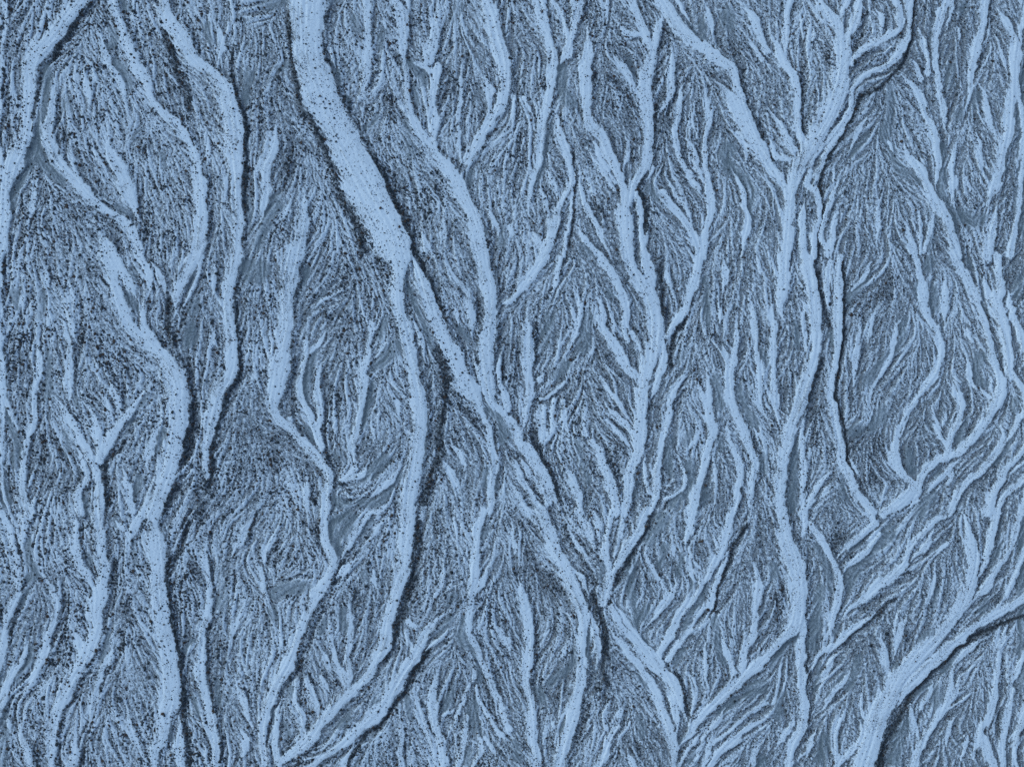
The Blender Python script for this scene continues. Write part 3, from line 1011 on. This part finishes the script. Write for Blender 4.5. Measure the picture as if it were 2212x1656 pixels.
rag = noise(5); clean = np.zeros((NY, NX)); lee = np.zeros((NY, NX))
for name, p in S_l:
    ci = CHI.get(name, -1)
    r_ = stroke(name, p, 1.5, True)
    if r_ is None: continue
    sl_, d, s, w, th = r_
    if ci < 0: w = w * 0.92 + .4
    u = s / (w * 0.5)
    fe = np.minimum(.36 * w, 7.0)
    right = sstep(0.6, -1.3, s - w * 0.5)
    v = np.minimum(sstep(-1.1, 1.1, (s + w * .5) / fe + .15 * rag[sl_]), right)
    np.maximum(clean[sl_], np.minimum(sstep(-.2, 2.6, (s + w * .5) / fe + .35 * rag[sl_]), right), out=clean[sl_])
    np.maximum(snow[sl_], v, out=snow[sl_])
    H = 0.155 * w ** 0.8
    hi = H * np.minimum(np.clip(1 - ((u - .1) / 1.5) ** 2, 0, 1) ** .8, sstep(0.35 * w ** .7 + 1.0, -0.25 * w - .5, s - w * 0.5))
    np.maximum(hp[sl_], hi, out=hp[sl_])
    e = (s - w * 0.5) / (0.22 * w + 1.6)
    lo = -0.6 * H * sstep(0.0, 0.9, e) * sstep(3.2, 1.0, e)
    np.minimum(hn[sl_], lo, out=hn[sl_])
    np.maximum(lee[sl_], sstep(-.35, .25, e) * sstep(1.5, .45, e) * np.clip(w / 7, .4, 1), out=lee[sl_])  # band past each ribbon's right edge: stones gather here and shade is painted in
    if ci >= 0:
        m = (v > 0.5) & (v >= chv[sl_])
        chan[sl_][m] = ci; chv[sl_][m] = v[m]
    g = np.exp(-(d / (0.55 * w + 3)) ** 2)
    C2[sl_] += g * np.cos(2 * th); S2[sl_] += g * np.sin(2 * th)

dark = np.zeros((NY, NX)); sand = np.zeros((NY, NX))
bank = np.zeros((NY, NX))
for name, p in D_l:
    sl_, d, s, w, th = stroke(name, p, 1.2)
    a_ = float(name)
    if a_ >= 1: np.maximum(bank[sl_], a_ * np.exp(-1.3 * (d / (0.42 * w + .3)) ** 2), out=bank[sl_])
    np.maximum(dark[sl_], a_ * np.exp(-1.3 * (d / (0.5 * w + .3)) ** 2), out=dark[sl_])
for name, p in G_l:
    sl_, d, s, w, th = stroke(name, p, 1.2)
    np.maximum(sand[sl_], float(name) * sstep(1.65, 0.5, d / (0.5 * w) + .18 * rag[sl_]), out=sand[sl_])
    g = 0.3 * np.exp(-(d / (0.6 * w + 3)) ** 2)
    C2[sl_] += g * np.cos(2 * th); S2[sl_] += g * np.sin(2 * th)

# flow direction everywhere: spread the traced directions
c = np.zeros_like(C2); s_ = np.zeros_like(C2)
for sg, k in ((4, 1.0), (10, .35), (26, .08), (70, .01)):
    c += k * blur(C2, sg); s_ += k * blur(S2, sg)
c += 1e-4 * math.cos(math.pi)      # default: straight down the plain
TH = 0.5 * np.arctan2(s_, c)

def lic(src, th, steps):
    vx, vy = np.cos(th), np.sin(th)
    f = np.where(vy < 0, -1.0, 1.0); vx = vx * f; vy = vy * f
    out = src.copy(); tot = 1.0
    J, I = np.meshgrid(np.arange(NY, dtype=np.float32), np.arange(NX, dtype=np.float32), indexing='ij')
    vx = vx.astype(np.float32); vy = vy.astype(np.float32)
    for sg in (1, -1):
        x, y = I.copy(), J.copy()
        for k in range(1, steps + 1):
            ii = np.clip(x + .5, 0, NX - 1).astype(np.int32); jj = np.clip(y + .5, 0, NY - 1).astype(np.int32)
            fl = jj * NX + ii
            x += sg * 1.4 * vx.ravel()[fl]; y += sg * 1.4 * vy.ravel()[fl]
            ii = np.clip(x + .5, 0, NX - 1).astype(np.int32); jj = np.clip(y + .5, 0, NY - 1).astype(np.int32)
            w = 0.5 + 0.5 * math.cos(math.pi * k / (steps + 1))
            out += w * src.ravel()[jj * NX + ii]; tot += w
    return (out - out.mean()) / out.std()

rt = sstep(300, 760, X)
def ribs(src1, src2, th, off, steps):
    # rills that meet at an acute angle: the upper envelope of two crossing families
    a_, b_ = lic(src1, th + off, steps), lic(src2, th - off, steps)
    m_ = np.maximum(a_, b_ + .25 * noise(18)); return (m_ - m_.mean()) / m_.std()
sway = noise(16)
# rills run down the plain and turn towards the nearest channel
B_ = blur(snow, 8) + .6 * blur(snow, 18)
gyB, gxB = np.gradient(B_)
gl = np.hypot(gxB, gyB); k_ = .42 * gl / (gl + np.median(gl)) / (gl + 1e-9)
vx_, vy_ = np.cos(TH), np.sin(TH); f_ = np.where(vy_ < 0, -1., 1.)
THR = np.arctan2(vy_ * f_ + k_ * gyB, vx_ * f_ + k_ * gxB)
L1 = ribs(noise(1.5, 4.6), noise(1.5, 4.6), THR + 0.16 * sway, 0.13, 36)
L2 = ribs(noise(0.75, 2.2), noise(0.75, 2.2), THR - 0.20 * noise(9), 0.16, 20)
L3 = lic(noise(0.55, 1.8), THR + 0.45 * noise(6), 4)
LS = lic(noise(0.8, 2.4), TH, 30)

def lee_shift(a, d):
    return np.roll(np.roll(a, int(round(d * LEE[0])), 1), int(round(d * LEE[1])), 0)

low = noise(22); low2 = noise(9)
fray = 1 - np.abs(2 * snow - 1)
ribbon = sstep(.28, .80, snow + fray * (.12 * L1 + .12 * L2 + .05 * L3))
core = sstep(0.35, 0.9, ribbon)
streak = 0.48 * L1 + 0.38 * L2 + 0.45 * L3
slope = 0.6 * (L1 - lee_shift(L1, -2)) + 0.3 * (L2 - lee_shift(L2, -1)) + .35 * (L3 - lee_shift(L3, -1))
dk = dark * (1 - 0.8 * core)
sd_ = np.clip(sand * (1 - core) * (1 - 0.7 * np.clip(dark, 0, 1)), 0, 1)

rb = ribbon ** 1.4
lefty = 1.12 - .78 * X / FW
amp = np.clip(.9 + .22 * noise(16), .5, 1.15)      # here and there the rills give way to plain gravel
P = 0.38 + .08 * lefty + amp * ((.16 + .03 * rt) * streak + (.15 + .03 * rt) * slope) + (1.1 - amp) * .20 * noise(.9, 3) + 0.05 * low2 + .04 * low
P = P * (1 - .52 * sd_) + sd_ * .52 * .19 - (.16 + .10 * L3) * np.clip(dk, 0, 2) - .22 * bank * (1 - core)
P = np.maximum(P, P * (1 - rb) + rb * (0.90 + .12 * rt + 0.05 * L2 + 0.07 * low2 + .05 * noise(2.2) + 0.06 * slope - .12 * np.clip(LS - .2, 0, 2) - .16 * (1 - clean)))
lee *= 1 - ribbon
edge_shade = -0.08 * sstep(-.05, -.7, hn) * (1 - core) - .10 * lee  # thins the snow beyond the ribbons' right edges to paint in their shade
P = P + edge_shade

height = hp + hn * (1 - core) + (1 - 0.8 * core) * (1 - .45 * sd_) * (0.30 * L1 + 0.16 * L2 + .16 * L3) + .13 * LS * core + 0.09 * noise(0.8) * (1 - core) - 0.5 * dk + 1.2 * noise(40)
height *= 1.0

# ------------------------------------------------------------------ materials
def mat(name):
    m = bpy.data.materials.new(name); m.use_nodes = True
    nt = m.node_tree
    b = nt.nodes['Principled BSDF']
    return m, nt, b
def node(nt, typ, **kw):
    n = nt.nodes.new(typ)
    for k, v in kw.items():
        if k in n.inputs.keys() if not k.startswith('_') else False: n.inputs[k].default_value = v
        else: setattr(n, k.lstrip('_'), v)
    return n
def attr(nt, nm):
    n = nt.nodes.new('ShaderNodeAttribute'); n.attribute_name = nm; return n.outputs['Fac']
def math_(nt, op, a, b=None, clamp=False):
    n = nt.nodes.new('ShaderNodeMath'); n.operation = op; n.use_clamp = clamp
    for i, v in enumerate((a, b)):
        if v is None: continue
        if isinstance(v, (int, float)): n.inputs[i].default_value = v
        else: nt.links.new(v, n.inputs[i])
    return n.outputs[0]
def mixc(nt, f, a, b):
    n = nt.nodes.new('ShaderNodeMix'); n.data_type = 'RGBA'
    for i, v in ((0, f), (6, a), (7, b)):
        if isinstance(v, (int, float)): n.inputs[i].default_value = v
        elif isinstance(v, tuple): n.inputs[i].default_value = (*v, 1)
        else: nt.links.new(v, n.inputs[i])
    return n.outputs[2]
def rangen(nt, v, a, b, c_=0.0, d=1.0):
    n = nt.nodes.new('ShaderNodeMapRange'); n.interpolation_type = 'SMOOTHSTEP'
    nt.links.new(v, n.inputs[0])
    for i, q in enumerate((a, b, c_, d)): n.inputs[i + 1].default_value = q
    return n.outputs[0]
def noisen(nt, pos, scale, detail=3, rough=.6):
    n = nt.nodes.new('ShaderNodeTexNoise'); n.inputs['Scale'].default_value = scale
    n.inputs['Detail'].default_value = detail; n.inputs['Roughness'].default_value = rough
    nt.links.new(pos, n.inputs['Vector']); return n.outputs['Fac']

def plain_material():
    m, nt, b = mat("snow dusted gravel")
    pos = nt.nodes.new('ShaderNodeNewGeometry').outputs['Position']
    P_, sand_, bank_ = attr(nt, 'snow'), attr(nt, 'sand'), attr(nt, 'cobble_shade')
    fine = noisen(nt, pos, 7.5, 4, .75)
    mid = noisen(nt, pos, 2.2, 3, .6)
    jit = math_(nt, 'ADD', math_(nt, 'MULTIPLY', math_(nt, 'SUBTRACT', fine, .5), 1.5), math_(nt, 'MULTIPLY', math_(nt, 'SUBTRACT', mid, .5), .35))
    grain = noisen(nt, pos, 17, 2, .6)
    jit = math_(nt, 'ADD', jit, math_(nt, 'MULTIPLY', math_(nt, 'SUBTRACT', grain, .5), 1.1))
    rough_amt = math_(nt, 'SUBTRACT', 1.0, math_(nt, 'MULTIPLY', sand_, .55))
    v = math_(nt, 'ADD', P_, math_(nt, 'MULTIPLY', jit, rough_amt))
    ca, cb = rangen(nt, v, .24, .76), rangen(nt, v, .08, .90)
    cover = math_(nt, 'ADD', ca, math_(nt, 'MULTIPLY', math_(nt, 'SUBTRACT', cb, ca), sand_))
    vor = nt.nodes.new('ShaderNodeTexVoronoi'); vor.inputs['Scale'].default_value = 9.0; nt.links.new(pos, vor.inputs['Vector'])
    sep = nt.nodes.new('ShaderNodeSeparateColor'); nt.links.new(vor.outputs['Color'], sep.inputs[0])
    g1 = mixc(nt, sep.outputs[0], (.05, .060, .066), (.18, .205, .215))
    g1 = mixc(nt, rangen(nt, sep.outputs[1], .86, .95), g1, (.11, .085, .065))
    frost = rangen(nt, math_(nt, 'ADD', fine, math_(nt, 'MULTIPLY', mid, .4)), .45, .95)
    g1 = mixc(nt, math_(nt, 'MULTIPLY', frost, .45), g1, (.75, .78, .82))
    s1 = mixc(nt, rangen(nt, grain, .3, .7), (.105, .127, .138), (.225, .258, .272))
    base = mixc(nt, sand_, g1, s1)
    base = mixc(nt, math_(nt, 'MULTIPLY', bank_, .8, True), base, mixc(nt, sep.outputs[0], (.022, .027, .031), (.07, .08, .086)))  # black bank gravel, plus the shade painted along ribbon edges
    sn = mixc(nt, mid, (.805, .862, .895), (.855, .90, .92))
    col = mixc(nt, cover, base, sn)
    nt.links.new(col, b.inputs['Base Color'])
    b.inputs['Roughness'].default_value = .9
    b.inputs['Specular IOR Level'].default_value = .2
    bump = nt.nodes.new('ShaderNodeBump'); bump.inputs['Distance'].default_value = .05
    nt.links.new(fine, bump.inputs['Height'])
    st = math_(nt, 'MULTIPLY', math_(nt, 'SUBTRACT', 1.0, math_(nt, 'MULTIPLY', cover, .65)), .55)
    nt.links.new(st, bump.inputs['Strength'])
    nt.links.new(bump.outputs[0], b.inputs['Normal'])
    return m
MAT_PLAIN = plain_material()

def stone_material(name, c1, c2):
    m, nt, b = mat(name)
    oi = nt.nodes.new('ShaderNodeObjectInfo')
    pos = nt.nodes.new('ShaderNodeNewGeometry').outputs['Position']
    n1 = noisen(nt, pos, 14, 3)
    col = mixc(nt, oi.outputs['Random'], c1, c2)
    col = mixc(nt, math_(nt, 'MULTIPLY', rangen(nt, n1, .5, .8), .4), col, (.09, .09, .09))
    nt.links.new(col, b.inputs['Base Color']); b.inputs['Roughness'].default_value = .85
    b.inputs['Specular IOR Level'].default_value = .25
    return m
MAT_STONE = stone_material("dark basalt", (.020, .026, .030), (.07, .080, .086))
MAT_BROWN = stone_material("brown stone", (.05, .030, .022), (.085, .06, .045))

# ------------------------------------------------------------------ the plain: one height sheet, its channels as pieces
def to_world(x, y): return (x - FW / 2) * M, (FH / 2 - y) * M
Xw, Yw = to_world(X, Y)
edge = np.minimum.reduce([X + MG, gx[-1] - X, Y + MG, gy[-1] - Y])
fade = sstep(0, 30, edge)
Zw = (height - height.mean()) * M * fade
nxv = -np.gradient(Zw, SP * M, axis=1); nyv = np.gradient(Zw, SP * M, axis=0)
vidx = np.arange(NX * NY).reshape(NY, NX)
quads = np.stack([vidx[:-1, :-1], vidx[1:, :-1], vidx[1:, 1:], vidx[:-1, 1:]], -1).reshape(-1, 4)
qc = chan[:-1, :-1].reshape(-1)
VX = np.stack([Xw, Yw, Zw], -1).reshape(-1, 3)
VN = np.stack([nxv, nyv, np.ones_like(nxv)], -1).reshape(-1, 3)
VN /= np.linalg.norm(VN, axis=1, keepdims=True)
A_snow, A_sand = P.reshape(-1), sd_.reshape(-1)

def sheet(name, q, V, N, attrs, material):
    used = np.unique(q)
    re = np.zeros(len(V), np.int32); re[used] = np.arange(len(used))
    q = re[q]
    me = bpy.data.meshes.new(name)
    me.vertices.add(len(used)); me.vertices.foreach_set('co', V[used].astype(np.float32).ravel())
    me.loops.add(q.size); me.loops.foreach_set('vertex_index', q.ravel().astype(np.int32))
    me.polygons.add(len(q)); me.polygons.foreach_set('loop_start', np.arange(0, q.size, 4, dtype=np.int32))
    me.polygons.foreach_set('use_smooth', np.ones(len(q), bool))
    me.update(calc_edges=True)
    for k, a in attrs.items():
        at = me.attributes.new(k, 'FLOAT', 'POINT'); at.data.foreach_set('value', a[used].astype(np.float32))
    if N is not None:
        me.normals_split_custom_set_from_vertices(N[used].astype(np.float32))
    me.materials.append(material)
    o = bpy.data.objects.new(name, me); scene.collection.objects.link(o)
    o['kind'] = 'structure'
    return o
at = {'snow': A_snow, 'sand': A_sand, 'cobble_shade': np.clip(.5 * bank * (1 - core) + .12 * dk + .15 * lee, 0, 1).reshape(-1)}  # coarse black gravel of the banks; the lee term is painted edge shade
g = sheet('ground', quads[qc < 0], VX, VN, at, MAT_PLAIN)
g['label'] = 'dark gravel and grey sand plain streaked with thin snow'
for i, (lab, _) in enumerate(CH):
    q = quads[qc == i]
    if len(q):
        o = sheet('snow_channel', q, VX, VN, at, MAT_PLAIN); o['label'] = lab

# the plain running on beyond the surveyed part
def outer():
    R, st = 260.0, 1.0
    x0, x1 = Xw[0, 0], Xw[0, -1]; y0, y1 = Yw[-1, 0], Yw[0, 0]
    xs = np.unique(np.concatenate([np.arange(-R, x0, st), [x0], np.linspace(x0, x1, 60), [x1], np.arange(x1 + st, R, st)]))
    ys = np.unique(np.concatenate([np.arange(-R, y0, st), [y0], np.linspace(y0, y1, 50), [y1], np.arange(y1 + st, R, st)]))
    a, b = np.meshgrid(xs, ys)
    n = a.shape
    F = np.hypot(np.fft.rfftfreq(n[1])[None, :] * 1.6, np.fft.fftfreq(n[0])[:, None] * 9)
    w = np.fft.irfft2(np.fft.rfft2(rng.normal(size=n)) * np.exp(-2 * (math.pi * .8 * F) ** 2), s=n); w /= w.std()
    idx = np.arange(a.size).reshape(n)
    q = np.stack([idx[:-1, :-1], idx[:-1, 1:], idx[1:, 1:], idx[1:, :-1]], -1).reshape(-1, 4)
    cx = (.5 * (a[:-1, :-1] + a[1:, 1:])).ravel(); cy = (.5 * (b[:-1, :-1] + b[1:, 1:])).ravel()
    q = q[~((cx > x0) & (cx < x1) & (cy > y0) & (cy < y1))]
    inn = (a >= x0 - .01) & (a <= x1 + .01) & (b >= y0 - .01) & (b <= y1 + .01)
    z = np.where(inn, 0, w * .12)
    V = np.stack([a, b, z], -1).reshape(-1, 3)
    o = sheet('terrain', q, V, None, {'snow': (.55 + .28 * w).ravel(), 'sand': np.clip(.3 - .3 * w, 0, .8).ravel(), 'cobble_shade': np.clip(-.3 - .3 * w, 0, 1).ravel()}, MAT_PLAIN)
    o['label'] = 'snow streaked gravel plain beyond the surveyed channels'
outer()

# ------------------------------------------------------------------ stones
# stone size falls from left to right and towards the lower right corner
def size_field(x, y):
    return np.clip(1.12 - 0.55 * (x / FW) - 0.18 * np.clip((x / FW) * (y / FH), 0, 1), .42, 1.2)
SZ = size_field(X, Y)
speck = noise(5); speck2 = noise(30)
dens = (1 - clean) * (.28 + .80 * lefty) * np.clip(0.20 - 0.09 * streak - 0.10 * slope + 0.09 * speck + 0.05 * speck2, 0.01, 1)
dens += clean * lefty ** 1.4 * np.clip(0.03 + 0.15 * sstep(-.5, 1.6, speck2 + .5 * speck - .45 * LS), 0, 1)
dens += (0.34 - .10 * L3 - .06 * speck) * dk + .15 * bank * (1 - core) + (.05 + .14 * lefty) * lee
dens *= 1 - 0.93 * sd_
wide = np.exp(-((X - 350) / 38) ** 2 - ((Y - 105) / 42) ** 2)     # the stony stretch of the widest channel
dens += 0.20 * wide * core
dens = np.clip(dens, 0, .85)
lam = dens * SP * SP / (1.5 * SZ ** 2)
NST = int(lam.sum())
cdf = np.cumsum(lam.ravel()); cdf /= cdf[-1]
pick = np.searchsorted(cdf, rng.random(NST))
pj, pi = pick // NX, pick % NX
sx = gx[pi] + rng.uniform(-.5, .5, NST) * SP; sy = gy[pj] + rng.uniform(-.5, .5, NST) * SP
sr = 0.45 * SZ[pj, pi] * np.exp(rng.normal(0, .45, NST)) * (1 + .25 * np.clip(dk[pj, pi], 0, 1)) * (1 - .3 * ribbon[pj, pi])
sr = np.clip(sr, .2, 1.7)
def z_at(x, y):
    fi = np.clip((x + MG) / SP, 0, NX - 1.001); fj = np.clip((y + MG) / SP, 0, NY - 1.001)
    i, j = fi.astype(int), fj.astype(int); u, v = fi - i, fj - j
    return Zw[j, i] * (1 - u) * (1 - v) + Zw[j, i + 1] * u * (1 - v) + Zw[j + 1, i] * (1 - u) * v + Zw[j + 1, i + 1] * u * v

# single stones: those picked out one by one in the plan, then the largest of the rest
BIG = """0 0 160,325,22 730,480,22 870,378,16,b 865,490,14 1440,490,18,b 1485,535,14 1515,710,18 1530,970,16,b 1548,1160,18 1230,230,16 1640,115,18 20,450,26 155,412,16 100,205,16 60,378,16 1335,395,14 955,530,16 340,885,12 335,993,14 1265,350,12
1 0 15,20,24 18,55,20 608,660,20 930,1470,18,b 990,1455,18,b 210,1105,18,b 520,920,18 865,620,22 895,660,16,b 380,740,18 520,885,14 1255,740,12 1040,390,12 370,795,14
2 0 875,240,10 650,1220,10 690,1270,12 820,1240,14 660,750,9
3 0 337,25,14 290,1205,14 150,660,12 395,150,12
0 1 1120,1010,26 1125,1048,20 585,282,24 612,340,22,b 1340,90,18 1435,20,16 915,950,18 955,922,16 50,1402,16 805,458,14 600,270,16 880,915,14 1435,270,14 490,500,16 315,152,12 745,930,16 1000,1200,10
1 1 1145,492,22,b 893,922,20 1062,540,14 965,573,14 750,590,14 1418,1020,14 1165,1065,14,b 1187,545,14 370,1582,24 375,1605,22 720,157,12 222,680,14 877,1145,14 1245,828,16 1218,680,14 1160,600,12 85,965,12
2 1 870,802,12 808,1135,14 785,122,16 820,1070,12 880,905,10 720,470,9
3 1 1035,327,12 460,190,10 250,1440,9
0 2 1055,1308,24,b 582,495,16 740,620,14 983,775,16 768,780,26 515,1042,16 1165,1192,14 1165,1222,14 1108,900,14 855,132,20 975,118,18 832,100,14 1280,680,16 820,350,16 680,350,14 885,1268,14 1210,215,14 1300,300,14 960,1130,14
1 2 905,1285,24 1065,258,14 910,580,22 1180,742,14 1130,897,16 855,152,20 840,885,14 775,1045,12 1120,915,12
2 2 380,482,18 985,1028,14 740,72,12 575,912,12 530,545,22 960,1050,12 700,970,12 305,290,12 450,780,10
3 2 660,612,14 700,1450,10 175,1215,12
"""
def big_list():
    out = []; K = 1024 / 1656 / 4
    for ln in BIG.strip().splitlines():
        f = ln.split(); ox = int(f[0]) * 256.; oy = (0, 256., 510.75)[int(f[1])]
        for q in f[2:]:
            v = q.split(','); out.append((float(v[0]) * K + ox, float(v[1]) * K + oy, float(v[2]) * K / 2, len(v) > 3))
    return out
big = big_list()
inside = (sx > 2) & (sx < FW - 2) & (sy > 2) & (sy < FH - 2)
order = np.argsort(-np.where(inside, sr, 0))
need = 300 - len(big)
for k in order[:need]:
    big.append((sx[k], sy[k], sr[k], rng.random() < .12))
keep = np.ones(NST, bool); keep[order[:need]] = False

def stone_mesh(name, seed, sub):
    import bmesh
    bm = bmesh.new(); bmesh.ops.create_icosphere(bm, subdivisions=sub, radius=1.0)
    r = random.Random(seed)
    pl = [(Vector((r.gauss(0, 1), r.gauss(0, 1), r.gauss(0, 1))).normalized(), r.uniform(.55, .9)) for _ in range(7)]
    st = Vector((r.uniform(.8, 1.25), r.uniform(.7, 1.0), r.uniform(.55, .8)))
    for v in bm.verts:
        n = v.co.normalized(); k = 1.0 + r.uniform(-.07, .07)
        for d, c0 in pl:
            q = n.dot(d)
            if q > 1e-3: k = min(k, c0 / q)
        v.co = Vector((n.x * st.x, n.y * st.y, n.z * st.z)) * k
    me = bpy.data.meshes.new(name); bm.to_mesh(me); bm.free()
    return me
stone_meshes = [stone_mesh('stone', 100 + i, 2) for i in range(8)]
brown_meshes = [stone_mesh('stone', 200 + i, 2) for i in range(3)]
for m_ in stone_meshes: m_.materials.append(MAT_STONE)
for m_ in brown_meshes: m_.materials.append(MAT_BROWN)

SHORT = ["the widest channel", "the widest channel's right fork", "the top-centre channel", "the straight branching channel",
 "the channel with the long black bank", "the broad channel left of the black bank", "the thick curve at lower right", "the sharply bending right channel",
 "the stony-banked upper left channel", "the swelling left-third channel", "the channel left of the widest", "the slanting upper right channel",
 "the wavy channel right of centre", "the narrow wavy channel", "the upper left edge channel", "the left edge lower channel", "the right edge channel"]
ORD = ["first", "second", "third", "fourth", "fifth", "sixth", "seventh", "eighth", "ninth", "tenth", "eleventh", "twelfth", "thirteenth", "fourteenth",
 "fifteenth", "sixteenth", "seventeenth", "eighteenth", "nineteenth", "twentieth"]
# nearest named channel
pts = [(i, smooth_line(p, 6.0)) for n, p in S_l for i in [CHI.get(n, -1)] if i >= 0]
AP = np.vstack([p[:, :3] for _, p in pts]); AI = np.concatenate([np.full(len(p), i) for i, p in pts])
info = []
for (x, y, r, br) in big:
    d = np.hypot(AP[:, 0] - x, AP[:, 1] - y) - AP[:, 2] * .5
    k = int(d.argmin()); ci = int(AI[k])
    side = 'in' if d[k] < 0.5 else ('left of' if x < AP[k, 0] else 'right of')
    info.append((ci, side))
from collections import defaultdict
cells = defaultdict(list)
for n, (b_, i_) in enumerate(zip(big, info)): cells[(i_, b_[3])].append(n)
rank = {}
for k, v in cells.items():
    v.sort(key=lambda n: big[n][1])
    for q, n in enumerate(v): rank[n] = (q, len(v))
for n, ((x, y, r, br), (ci, side)) in enumerate(zip(big, info)):
    o = bpy.data.objects.new('stone', (brown_meshes if br else stone_meshes)[n % (3 if br else 8)])
    scene.collection.objects.link(o)
    wx, wy = to_world(x, y); rr = r * M
    o.location = (wx, wy, float(z_at(np.array([x]), np.array([y]))[0]) + .25 * rr)
    o.scale = (rr, rr, rr); o.rotation_euler = (rng.normal(0, .2), rng.normal(0, .2), rng.uniform(0, 6.28))
    q, tot = rank[n]
    tone = 'brown' if br else 'black'
    where = ('in ' if side == 'in' else 'just ' + side + ' ') + SHORT[ci]
    if tot == 1: lab = f'lone larger {tone} stone {where}'
    elif q == tot - 1: lab = f'lowest larger {tone} stone {where}'
    elif q < 20: lab = f'{ORD[q]} {tone} stone from top, {where}'
    else: lab = f'{ORD[tot - 1 - q] if tot - 1 - q < 20 else "middle"} {tone} stone from bottom, {where}'
    o['label'] = lab; o['category'] = 'stone'; o['group'] = 'larger stones scattered over the plain'

def gravel():
    k = np.nonzero(keep)[0]
    n = len(k)
    me = bpy.data.meshes.new('gravel')
    wx, wy = to_world(sx[k], sy[k])
    co = np.stack([wx, wy, z_at(sx[k], sy[k]) + .2 * sr[k] * M], -1).astype(np.float32)
    me.vertices.add(n); me.vertices.foreach_set('co', co.ravel())
    a = me.attributes.new('scl', 'FLOAT', 'POINT'); a.data.foreach_set('value', (sr[k] * M).astype(np.float32))
    rot = np.stack([rng.normal(0, .35, n), rng.normal(0, .35, n), rng.uniform(0, 6.28, n)], -1).astype(np.float32)
    a = me.attributes.new('rot', 'FLOAT_VECTOR', 'POINT'); a.data.foreach_set('vector', rot.ravel())
    o = bpy.data.objects.new('gravel', me); scene.collection.objects.link(o)
    o['kind'] = 'stuff'; o['label'] = 'countless small black stones strewn over the snow and gravel'; o['category'] = 'gravel'
    ng = bpy.data.node_groups.new('strew stones', 'GeometryNodeTree')
    ng.interface.new_socket('Geometry', in_out='INPUT', socket_type='NodeSocketGeometry')
    ng.interface.new_socket('Geometry', in_out='OUTPUT', socket_type='NodeSocketGeometry')
    N = ng.nodes.new; Lk = ng.links.new
    gi, go = N('NodeGroupInput'), N('NodeGroupOutput')
    g2i = N('GeometryNodeGeometryToInstance')
    for v in range(6):
        ico = N('GeometryNodeMeshIcoSphere'); ico.inputs['Subdivisions'].default_value = 2
        sp = N('GeometryNodeSetPosition'); Lk(ico.outputs[0], sp.inputs['Geometry'])
        nz = N('ShaderNodeTexNoise'); nz.noise_dimensions = '4D'; nz.inputs['W'].default_value = 3.7 * v; nz.inputs['Scale'].default_value = 1.1; nz.inputs['Detail'].default_value = 1
        ps = N('GeometryNodeInputPosition'); Lk(ps.outputs[0], nz.inputs['Vector'])
        mr = N('ShaderNodeMath'); mr.operation = 'MULTIPLY_ADD'; Lk(nz.outputs['Fac'], mr.inputs[0]); mr.inputs[1].default_value = 1.7; mr.inputs[2].default_value = .15
        vm = N('ShaderNodeVectorMath'); vm.operation = 'SCALE'; Lk(ps.outputs[0], vm.inputs[0]); Lk(mr.outputs[0], vm.inputs['Scale'])
        vz = N('ShaderNodeVectorMath'); vz.operation = 'MULTIPLY'; vz.inputs[1].default_value = (1.2, .95, .7); Lk(vm.outputs[0], vz.inputs[0])
        Lk(vz.outputs[0], sp.inputs['Position'])
        sm = N('GeometryNodeSetMaterial'); sm.inputs['Material'].default_value = MAT_BROWN if v == 5 else MAT_STONE
        Lk(sp.outputs[0], sm.inputs[0]); Lk(sm.outputs[0], g2i.inputs[0])
    iop = N('GeometryNodeInstanceOnPoints'); iop.inputs['Pick Instance'].default_value = True
    Lk(gi.outputs[0], iop.inputs['Points']); Lk(g2i.outputs[0], iop.inputs['Instance'])
    ri = N('FunctionNodeRandomValue'); ri.data_type = 'INT'; ri.inputs['Min'].default_value = 0; ri.inputs['Max'].default_value = 5
    Lk([s for s in ri.outputs if s.type == 'INT'][0], iop.inputs['Instance Index'])
    def na(nm, t):
        q = N('GeometryNodeInputNamedAttribute'); q.data_type = t; q.inputs['Name'].default_value = nm
        return [s for s in q.outputs if s.enabled][0]
    e2r = N('FunctionNodeEulerToRotation'); Lk(na('rot', 'FLOAT_VECTOR'), e2r.inputs[0]); Lk(e2r.outputs[0], iop.inputs['Rotation'])
    Lk(na('scl', 'FLOAT'), iop.inputs['Scale'])
    Lk(iop.outputs[0], go.inputs[0])
    md = o.modifiers.new('strew stones', 'NODES'); md.node_group = ng
    print('gravel stones', n)
gravel()
